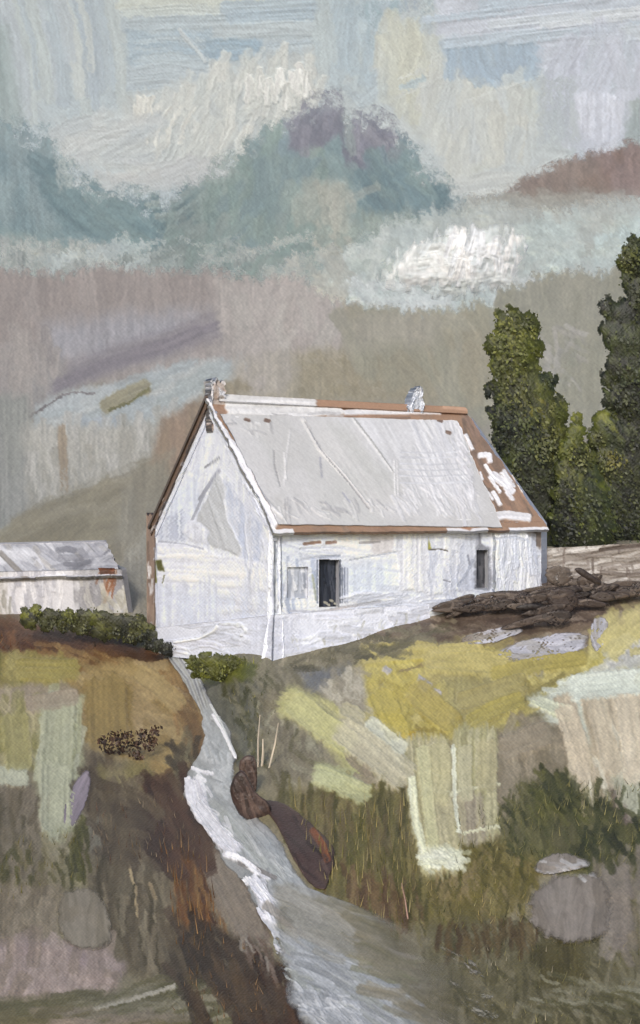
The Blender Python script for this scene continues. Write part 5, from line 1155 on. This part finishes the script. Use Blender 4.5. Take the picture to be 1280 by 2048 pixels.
    rock([(915, 1275), (960, 1262), (1030, 1250), (1060, 1258), (1000, 1285), (930, 1292)], lambda u, v: YT(u, v) - .03, .08, '#8b8277', pale(box(910, 1245, 1065, 1295)), 'thin grey brown slab just below the tumbled dark wall', grp=g2, mat=SA, cover=crumb, seed=9, flat=14, jag=.1, hs=.02)
    # rocks in the burn
    br = lambda b, a: (lambda p: p.hatch(b, 50, (24, 80), (4, 9), (a, 12), ['#43342f', '#524139', '#2f2420', '#65534b', '#251b18'], dry=.45, h=1.6))
    g3 = 'dark rocks along the stream'
    rock([(478, 1520), (495, 1508), (512, 1512), (516, 1560), (510, 1592), (495, 1590), (478, 1550)], yT(496, 1592, -.1), .22, '#33261f', br(box(470, 1500, 520, 1600), 80), 'upright dark brown stone behind the rounded stone by the stream', grp=g3, seed=10, flat=10, jag=.05)
    rock([(458, 1575), (470, 1545), (488, 1540), (500, 1565), (515, 1590), (540, 1605), (545, 1630), (520, 1642), (490, 1640), (470, 1620)], yT(495, 1642, -.1), .26, '#3f312d', br(box(455, 1535, 550, 1645), 65), 'rounded dark brown stone at the bend of the stream', grp=g3, seed=11, flat=8, jag=.05)
    def pl(p):
        br(box(510, 1590, 680, 1800), 52)(p)
        p.stroke([(625, 1660), (645, 1690), (655, 1720)], 16, '#7d4a2c', '#6b4530', dry=.4, h=1.5)
    rock([(510, 1600), (545, 1598), (580, 1612), (625, 1650), (668, 1690), (672, 1715), (658, 1760), (652, 1782), (625, 1775), (592, 1730), (560, 1660), (540, 1630)], lambda u, v: YT(u, v) - .06, .2, '#453632', pl, 'long dark brown slab with rusty patch on the right stream bank', grp=g3, seed=12, flat=8, jag=.05, hs=.014)
    # isolated stones, half sunk in the turf
    SK = paint_mat('sunken_stone', .55, .3, 7.6, .012, alpha=True, bump=.3, grain=.06)
    soft = lambda U, V, r: ss(1.0, .8, r + .22 * (fbm(U * .07, V * .07, 7, 3) - .5) + .1 * (vn(U * .25, V * .25, 3) - .5))
    def sunk(*a, **k):
        k.update(mat=SK, cover=soft, flat=8); return rock(*a, **k)
    sunk([(118, 1640), (135, 1590), (160, 1545), (178, 1535), (184, 1560), (172, 1610), (150, 1655), (128, 1662)], lambda u, v: YT(u, v) - .03, .12, '#857c84', lambda p: p.hatch(box(110, 1530, 190, 1670), 30, (50, 100), (8, 18), (112, 8), ['#877e86', '#7d757d', '#918891'], dry=.25, h=1.2), 'slim mauve grey standing stone leaning on pale green grass', seed=13, hs=.008, jag=.02)
    sunk([(108, 1815), (125, 1780), (165, 1768), (205, 1785), (222, 1830), (228, 1885), (200, 1902), (150, 1900), (120, 1875)], lambda u, v: YT(u, v) - .03, .14, '#857d6e', lambda p: p.hatch(box(100, 1760, 235, 1910), 40, (50, 110), (14, 30), (86, 10), ['#857d6e', '#8c8475', '#7a7262'], dry=.2, h=1.2), 'smooth olive grey boulder above the pink ground', seed=14, hs=.008, jag=.02)
    def pgs(p):
        p.hatch(box(1040, 1700, 1240, 1900), 60, (50, 120), (14, 34), (90, 14), ['#7d766e', '#857e76', '#726b62', '#8b847c'], dry=.25, h=1.3)
        p.hatch(box(1060, 1720, 1180, 1752), 20, (20, 50), (5, 10), (10, 24), ['#a3a2a2', '#8f8d8b', '#b9b9b9'], dry=.45, h=2)  # subtle highlight painted along the stone tops
    sunk([(1055, 1790), (1085, 1760), (1110, 1745), (1160, 1748), (1195, 1740), (1225, 1770), (1228, 1850), (1200, 1885), (1130, 1895), (1075, 1870), (1052, 1830)], lambda u, v: YT(u, v) - .03, .16, '#7d766e', pgs, 'large flat grey boulder in the dark grass at lower right', seed=15, hs=.01, jag=.03)
    sunk([(1060, 1740), (1080, 1712), (1130, 1702), (1175, 1715), (1185, 1735), (1130, 1744), (1090, 1752)], lambda u, v: YT(u, v) - .03, .08, '#7f7b75', pgs, 'small pale topped stone behind the large grey boulder', seed=16, hs=.012, jag=.05)

# ================================================================== PLANTS
def tube(pts, rad, n=7):
    pts = np.asarray(pts, float); V = []; Q = []
    for i, p in enumerate(pts):
        d = pts[min(i + 1, len(pts) - 1)] - pts[max(i - 1, 0)]; d /= np.linalg.norm(d)
        a = np.cross(d, [0.3, 1, .2]); a /= np.linalg.norm(a); b = np.cross(d, a)
        for k in range(n):
            t = 2 * math.pi * k / n; V.append(p + (a * math.cos(t) + b * math.sin(t)) * rad[i])
    for i in range(len(pts) - 1):
        for k in range(n): Q.append((i * n + k, i * n + (k + 1) % n, (i + 1) * n + (k + 1) % n, (i + 1) * n + k))
    return np.array(V), np.array(Q)

def leaves(name, blobs, Y, dens, size, mat, parent, drop=.0):
    """foliage: many small folded leaf dabs through lumpy clumps; blobs = (u, v, radius px, colours)"""
    V = []; Q = []; C = []
    if len(blobs) > 12 and size > 3.5:
        more = []
        for (u, v, r, cols) in blobs:
            more.append((u + R.normal() * 3, v + R.normal() * 4, r * .86, cols))
            for _ in range(3):
                a = R.uniform(0, 6.28); more.append((u + math.cos(a) * r * R.uniform(.8, 1.2), v + math.sin(a) * r * R.uniform(.8, 1.15), R.uniform(4, 10), cols))
        blobs = more
    for (u, v, r, cols) in blobs:
        n = int(dens * math.pi * r * r / 100)
        yb = Y + R.uniform(-.5, .5)
        for _ in range(n):
            d = R.normal(size=3); d /= np.linalg.norm(d); rr = r * R.random() ** .5 * R.uniform(.8, 1.25)
            uu, vv = u + d[0] * rr, v + d[2] * rr
            c = world(uu, vv, yb + d[1] * rr * Y / F * .9)
            s = size * R.uniform(.6, 1.5) * Y / F
            nn = d * .7 + np.array([-.15, -.75, .35]) + R.normal(size=3) * .3; nn /= np.linalg.norm(nn)
            ax = np.cross(nn, R.normal(size=3) * .7 + np.array([1., 0, .6])); ax /= np.linalg.norm(ax)
            bx = np.cross(ax, nn)
            i = len(V)
            V += [c - ax * s, c + bx * s * .6 + nn * s * .1, c + ax * s, c - bx * s * .6 + nn * s * .1]
            Q.append((i, i + 1, i + 2, i + 3))
            pk = fbm(uu * .045, vv * .03, 51, 3) * 1.9 - .45 + R.normal() * .12
            col = hexc(cols[int(np.clip(pk, 0, .999) * len(cols))]) * R.uniform(.85, 1.1)
            C += [col] * 4
    return mesh_obj(name, np.array(V), np.array(Q), np.array(C), mat, parent, smooth=False)

def foliage_mass(name, blobs, Y, mat, parent, ang=(75, 30), wd=(5, 12), step=2.0, seed=0, hs=.02, fill=1., sparse=False, flat_=.42):
    """a crown's bulk: a closed lumpy shell (front and back) whose ragged, dabbed cover leaves gaps"""
    B = [(b[0], b[1], b[2]) for b in blobs]
    u0 = min(b[0] - b[2] for b in B) - 16; u1 = max(b[0] + b[2] for b in B) + 16
    v0 = min(b[1] - b[2] for b in B) - 16; v1 = max(b[1] + b[2] for b in B) + 16
    us = np.arange(u0, u1, step); vs = np.arange(v0, v1, step)
    U, V = np.meshgrid(us, vs)
    p = Painter(U, V, blobs[0][3][0]); p.A[:] = 0
    order = list(range(len(blobs))); random.Random(seed).shuffle(order)
    for rnd, (dry, ks, op) in enumerate([(.12, .6, 1.), (.34, .8, .95), (.5, .9, .9)]):
        if sparse and rnd < 1: continue
        for i in order:
            u, v, r, cols = blobs[i]
            n = max(3, int(r * r / (42 if rnd else 60) * fill))
            for _ in range(n):
                a = R.uniform(0, 6.28); q = r * math.sqrt(R.random()) * (.82 if rnd == 0 else .98)
                c = np.array([u + math.cos(a) * q, v + math.sin(a) * q]); th = math.radians(ang[0] + R.uniform(-ang[1], ang[1]))
                L = max(7, r * R.uniform(.35, .9)); d = np.array([math.cos(th), math.sin(th)]) * L / 2
                pk = fbm(c[0] * .045, c[1] * .03, 51, 3) * 1.9 - .45 + R.normal() * .18
                p.stroke([c - d, c + d * .1 + R.normal(size=2) * 1.5, c + d], R.uniform(*wd), cols[int(np.clip(pk, 0, .999) * len(cols))], op=op, dry=dry, h=1.2, streak=.3, soft=.3, rough=.9, alpha=1.)
    finish(p, .12, 3, 3, ang[0], seed, .1)
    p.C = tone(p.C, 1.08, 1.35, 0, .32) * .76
    th = np.zeros(U.shape)
    for (u, v, r) in B:
        d2 = (U - u) ** 2 + (V - v) ** 2; th += np.clip((r * 1.25) ** 2 - d2, 0, None) ** 2
    th = th ** .25 * Y / F * (.25 if sparse else flat_) + .03
    A = np.clip(p.A, 0, 1); A = ss(.25, .6, A)
    Pf = world(U, V, Y - th - p.H * hs); Pb = world(U, V, Y + th)
    n = U.size; q = grid_quads(*U.shape); keep = (A.ravel()[q].max(1) > 0); q = q[keep]
    return mesh_obj(name, np.concatenate([Pf.reshape(-1, 3), Pb.reshape(-1, 3)]), np.concatenate([q, q[:, ::-1] + n]),
                    np.concatenate([p.C.reshape(-1, 3)] * 2), mat, parent, cover=np.concatenate([A.ravel()] * 2), uv=np.concatenate([np.stack([U, V], -1).reshape(-1, 2)] * 2))

def trees():
    FM = paint_mat('leaf_mass', .5, .35, 7.6, .02, alpha=True, bump=.3, grain=.12)
    LM = paint_mat('leaf_dabs', .5, .3, 0, .02, bump=.0, grain=.12)
    BK = paint_mat('bark', .7, .2, 0, .02, bump=.5, grain=.2)
    OL = ['#60652f', '#545a29', '#6d7038', '#464b24']; MID = ['#555a30', '#484c2a', '#626539', '#3c4026']; DK = ['#383d29', '#2c3024', '#454a2e', '#262a23']; GB = ['#434a2f', '#363d2a', '#515835', '#2d3327']  # lighter tops, darker bases: shading put into the clump colours
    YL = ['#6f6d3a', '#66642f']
    def tree(name, base, Y, spine, blobs, label, rad):
        root = empty(name, tuple(world(*base, Y)), label, 'tree', 'trees right of the cottage')
        pts = [world(u, v, Y) for u, v in spine]
        rads = np.linspace(rad, rad * .15, len(pts))
        v, q = tube(pts, rads)
        tr = mesh_obj('trunk', v, q, np.tile(hexc('#3a332a'), (len(v), 1)), BK, root)
        tr['origin'] = list(root.location)
        for (u, vv, r, c) in blobs[::2]:
            k = min(range(len(spine)), key=lambda i: abs(spine[i][1] - (vv + r * .5)))
            p0 = pts[k]; p1 = world(u, vv, Y + R.uniform(-.4, .4))
            if np.linalg.norm(p1 - p0) < .2: continue
            m = (p0 + p1) / 2 - np.array([0, 0, .12])
            v, q = tube([p0, m, p1], [rads[k] * .55, rads[k] * .35, .012], 5)
            mesh_obj('limb', v, q, np.tile(hexc('#3a332a'), (len(v), 1)), BK, tr)
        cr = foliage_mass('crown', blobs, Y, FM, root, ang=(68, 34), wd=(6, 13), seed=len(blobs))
        cr['origin'] = list(root.location)
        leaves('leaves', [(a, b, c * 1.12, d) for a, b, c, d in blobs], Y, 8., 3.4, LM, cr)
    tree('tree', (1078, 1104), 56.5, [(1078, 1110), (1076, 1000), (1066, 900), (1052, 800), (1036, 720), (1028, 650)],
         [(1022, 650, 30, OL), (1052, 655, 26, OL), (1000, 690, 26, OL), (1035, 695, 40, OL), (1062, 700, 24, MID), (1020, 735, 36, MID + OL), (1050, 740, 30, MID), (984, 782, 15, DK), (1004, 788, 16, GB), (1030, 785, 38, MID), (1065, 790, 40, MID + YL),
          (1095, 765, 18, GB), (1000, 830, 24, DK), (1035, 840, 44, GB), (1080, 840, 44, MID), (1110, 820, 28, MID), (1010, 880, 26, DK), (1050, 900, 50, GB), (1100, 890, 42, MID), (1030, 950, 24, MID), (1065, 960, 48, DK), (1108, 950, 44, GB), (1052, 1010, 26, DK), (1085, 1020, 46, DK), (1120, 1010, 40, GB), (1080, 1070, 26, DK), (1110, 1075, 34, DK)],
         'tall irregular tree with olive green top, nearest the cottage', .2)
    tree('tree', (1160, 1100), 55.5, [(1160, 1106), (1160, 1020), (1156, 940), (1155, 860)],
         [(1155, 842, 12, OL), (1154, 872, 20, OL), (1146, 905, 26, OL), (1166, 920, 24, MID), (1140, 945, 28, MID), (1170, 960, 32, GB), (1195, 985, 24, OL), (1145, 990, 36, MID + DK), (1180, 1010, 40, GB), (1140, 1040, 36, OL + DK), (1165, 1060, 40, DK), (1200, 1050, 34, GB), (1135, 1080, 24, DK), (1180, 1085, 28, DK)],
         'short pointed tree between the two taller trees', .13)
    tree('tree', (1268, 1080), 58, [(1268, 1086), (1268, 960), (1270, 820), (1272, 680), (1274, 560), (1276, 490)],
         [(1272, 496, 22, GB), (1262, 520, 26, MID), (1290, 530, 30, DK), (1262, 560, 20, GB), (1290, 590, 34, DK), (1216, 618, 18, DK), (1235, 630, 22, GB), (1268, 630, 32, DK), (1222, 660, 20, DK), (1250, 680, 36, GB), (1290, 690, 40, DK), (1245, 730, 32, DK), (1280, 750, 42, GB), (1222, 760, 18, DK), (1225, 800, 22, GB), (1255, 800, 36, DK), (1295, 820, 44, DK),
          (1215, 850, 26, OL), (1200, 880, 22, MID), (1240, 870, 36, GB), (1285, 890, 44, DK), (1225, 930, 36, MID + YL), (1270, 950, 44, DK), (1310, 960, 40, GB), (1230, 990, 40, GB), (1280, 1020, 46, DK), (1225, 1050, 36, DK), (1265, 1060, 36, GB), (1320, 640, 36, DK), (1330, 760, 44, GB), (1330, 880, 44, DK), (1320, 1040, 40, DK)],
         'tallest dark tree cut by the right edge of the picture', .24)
    # hedge along the bank
    G1 = ['#4a4c30', '#3b3d2a', '#585a37', '#30332a']; G2 = ['#5d6030', '#4b4f26', '#6f7238']
    def bush(name, blobs, label, cat, ang=(20, 40), off=-.25, sparse=False):
        u = sum(b[0] for b in blobs) / len(blobs); v = max(b[1] + b[2] for b in blobs)
        Y = float(YT(u, v - 10)) + off
        root = empty(name, tuple(world(u, v, Y)), label, cat)
        pts = [world(u, v + 6, Y + .1), world(u + 2, v - 8, Y + .05), world(u, v - 16, Y)]
        vv, q = tube(pts, [.05, .04, .02], 5); mesh_obj('stem', vv, q, np.tile(hexc('#3a2f26'), (len(vv), 1)), BK, root)
        if sparse:
            leaves('foliage', [(a, b, c * 1.1, d) for a, b, c, d in blobs], Y, 10, 3.3, LM, root); return
        fo = foliage_mass('foliage', blobs, Y, FM, root, ang=ang, wd=(4, 8) if sparse else (6, 14), step=1.6, seed=len(blobs), hs=.012, fill=1.3 if sparse else 1.4, sparse=sparse, flat_=.3)
        fo['origin'] = list(root.location)
        leaves('leaves', [(a, b - 2, c * 1.2, d) for a, b, c, d in blobs], Y - .1, 7, 2.6, LM, fo)
    bush('hedge', [(60, 1240, 14, G1), (95, 1246, 16, G1), (130, 1252, 16, G1), (165, 1256, 16, G1), (200, 1264, 16, G1), (292, 1258, 14, G1), (310, 1276, 14, G1), (50, 1228, 9, G2), (75, 1226, 11, G2), (95, 1232, 12, G1), (115, 1236, 13, G1), (140, 1236, 14, G2), (165, 1238, 16, G1), (185, 1236, 15, G2), (210, 1244, 18, G1), (235, 1248, 18, G1), (258, 1250, 17, G1), (275, 1246, 14, G1), (230, 1266, 14, G1), (262, 1272, 15, G1), (285, 1268, 13, G1), (300, 1286, 13, G1)], 'dark green hedge along the bank top below the shed', 'hedge')
    DG = ['#2f322b', '#3a3d2e', '#262824']
    bush('bush', [(315, 1292, 12, DG), (335, 1300, 13, DG), (352, 1306, 11, DG), (372, 1304, 11, DG), (392, 1302, 10, DG)], 'small blackish green bush at the foot of the gable', 'bush')
    bush('bush', [(400, 1340, 14, G2), (420, 1345, 14, G2), (495, 1350, 12, G2), (385, 1326, 13, G2), (410, 1322, 15, G2), (435, 1326, 16, G2), (460, 1330, 16, G2), (485, 1334, 14, G2), (440, 1346, 16, G2), (475, 1352, 14, G2), (505, 1338, 8, G2)], 'bright moss green low bush right of the stream head', 'bush', (20, 30))
    HB = ['#2e201a', '#3d2b22', '#4b372a', '#251a16']
    bush('heather_bush', [(205, 1484, 12, HB), (228, 1478, 14, HB), (250, 1474, 15, HB), (215, 1502, 11, HB), (240, 1500, 14, HB), (268, 1490, 14, HB), (285, 1470, 14, HB), (300, 1486, 16, HB), (310, 1462, 12, HB), (275, 1512, 11, HB)], 'dark brown heather clump on the tan bank left of the stream', 'heather bush', (75, 25), -.1, True)

def grass():
    GM = paint_mat('grass_blades', .6, .2, 0, .02, bump=0, grain=.1)
    V = []; T = []; C = []
    def patch(poly, n, h, cols, lean=0., spread=.3, w=1.3):
        pts = np.asarray(poly, float); lo, hi = pts.min(0), pts.max(0); c = 0
        P = lo + (hi - lo) * R.random((n * 3, 2)); ok = sdist(P[:, 0], P[:, 1], pts) < 0; P = P[ok][:int(n * .13)]
        for (u, v) in P:
            b = ground(u, v); s = float(b[1]) / F
            H = R.uniform(*h) * s; a = lean + R.normal() * spread
            top = b + np.array([math.sin(a) * H, R.normal() * H * .2, math.cos(a) * H])
            ww = w * .75 * R.uniform(.6, 1.4) * s; i = len(V)
            V.extend([b + np.array([-ww, 0, -.03]), b + np.array([ww, 0, -.03]), top]); T.append((i, i + 1, i + 2))
            col = hexc(cols[R.integers(len(cols))]) * R.uniform(.85, 1.15); C.extend([col] * 3)
    OLV = ['#5d5a33', '#736c47', '#4f4b2b', '#7f7653', '#86794f']; DK = ['#44462c', '#57573a', '#3a3c26', '#65623f', '#77724d']; BR = ['#6b5238', '#57412c', '#7f6547', '#4a3a2c']
    patch([(580, 1610), (815, 1610), (850, 1850), (740, 1840), (640, 1760)], 1500, (14, 40), OLV, .0, .15)
    patch([(900, 1640), (1080, 1570), (1290, 1570), (1290, 1740), (1060, 1720), (920, 1760)], 1900, (10, 26), DK, .25, .45)
    patch([(840, 1760), (1060, 1720), (1060, 1860), (880, 1870)], 900, (8, 22), OLV + DK, .15, .4)
    patch([(440, 1380), (540, 1370), (570, 1540), (500, 1530)], 500, (6, 14), DK + ['#8d8672'], .1, .5)
    patch([(560, 1292), (800, 1248), (800, 1300), (560, 1340)], 700, (5, 13), ['#7c7666', '#5f5b48', '#8b8474', '#6d6857'], .1, .5, 1.)
    patch([(320, 1690), (410, 1700), (450, 1890), (360, 1900)], 500, (16, 44), ['#6b4a28', '#7a6040', '#4f3620', '#5f4c32'], -.1, .12)
    patch([(340, 1880), (500, 1890), (590, 2040), (350, 2060)], 700, (8, 24), BR + ['#4d4536'], -.2, .3)
    patch([(-60, 1255), (70, 1262), (60, 1310), (-60, 1310)], 300, (8, 22), ['#4a2e1c', '#6b4a2d', '#3d2819'], .5, .4)
    patch([(180, 1620), (390, 1590), (430, 1720), (190, 1740)], 700, (8, 22), ['#5e5346', '#4c3a31', '#6d6252', '#574a38'], -.1, .3)
    patch([(900, 1890), (1290, 1880), (1290, 2060), (1060, 2060), (940, 1960)], 900, (8, 20), DK + ['#807a69', '#6b654c'], .1, .4)
    patch([(-60, 1700), (170, 1650), (180, 1750), (-60, 1830)], 400, (8, 22), ['#55521f', '#4f4c28', '#605a38'], 0., .3)
    patch([(40, 1224), (290, 1238), (300, 1262), (50, 1250)], 900, (6, 16), ['#4a4c30', '#5d6030', '#3b3d2a', '#6a6c3c'], .1, .6)
    patch([(300, 1290), (420, 1306), (420, 1316), (320, 1312)], 400, (6, 13), ['#3a3d2e', '#4a4c30', '#2f322b'], .1, .6)
    patch([(480, 1318), (515, 1322), (515, 1345), (480, 1340)], 60, (12, 22), ['#6f7238', '#5d6030'], .1, .4)
    o = mesh_obj('grass', np.array(V), None, np.array(C), GM, tris=np.array(T), smooth=False)
    o['kind'] = 'stuff'
    # bare pale stems
    SM = paint_mat('bleached_stem', .6, .3, 0, .015, bump=.3, grain=.1)
    for (a, b, w, lab, col) in [((516, 1532), (520, 1430), 2.2, 'leftmost of three pale dead stems beside the upright dark stone', '#b3a999'), ((524, 1530), (526, 1478), 3.0, 'short thick pale dead stem between two taller ones', '#b9ae9c'),
                              ((538, 1534), (557, 1446), 2.4, 'pale dead stem leaning right, beside the upright dark stone', '#bdb2a0'), ((816, 1836), (803, 1766), 1.9, 'short pinkish stake leaning left in the green bank', '#9a7f74')]:
        Y = float(YT(*a)) - .05
        p = [world(a[0], a[1] + 4, Y), world((a[0] + b[0]) / 2 + R.uniform(-2, 2), (a[1] + b[1]) / 2, Y - .05), world(b[0], b[1], Y)]
        v, q = tube(p, np.array([w, w * .9, w * .45]) * Y / F, 6)
        cap = np.array([0, 1, 2, 3, 4, 5])
        o = mesh_obj('dead_stem' if 'stem' in lab else 'stake', v, q, np.tile(hexc(col), (len(v), 1)) * (1 + .1 * R.normal(size=(len(v), 1))), SM)
        tag(o, lab, 'stem' if 'stem' in lab else 'stake', 'dead stems by the stream' if 'stem' in lab else None)

def build_haze():
    import bmesh
    me = bpy.data.meshes.new('haze'); bm = bmesh.new(); bmesh.ops.create_cube(bm, size=1); bm.to_mesh(me); bm.free()
    o = bpy.data.objects.new('haze', me); COL.objects.link(o)
    o.scale = (4600, 2560, 640); o.location = (0, 1230, 270)
    m = bpy.data.materials.new('moist_air'); m.use_nodes = True; nt = m.node_tree
    nt.nodes.remove(nt.nodes['Principled BSDF'])
    pv = nt.nodes.new('ShaderNodeVolumePrincipled'); pv.inputs['Color'].default_value = (.86, .9, .93, 1); pv.inputs['Density'].default_value = HAZE
    nt.links.new(pv.outputs[0], nt.nodes['Material Output'].inputs['Volume']); me.materials.append(m)
    o['kind'] = 'stuff'
HAZE = .00017
build_haze()
build_sky(); build_mountain(); build_brown_hill(); build_mist(); build_cloud()
build_hillside(); build_stream(); build_cottage(); build_shed(); rocks(); trees(); grass()
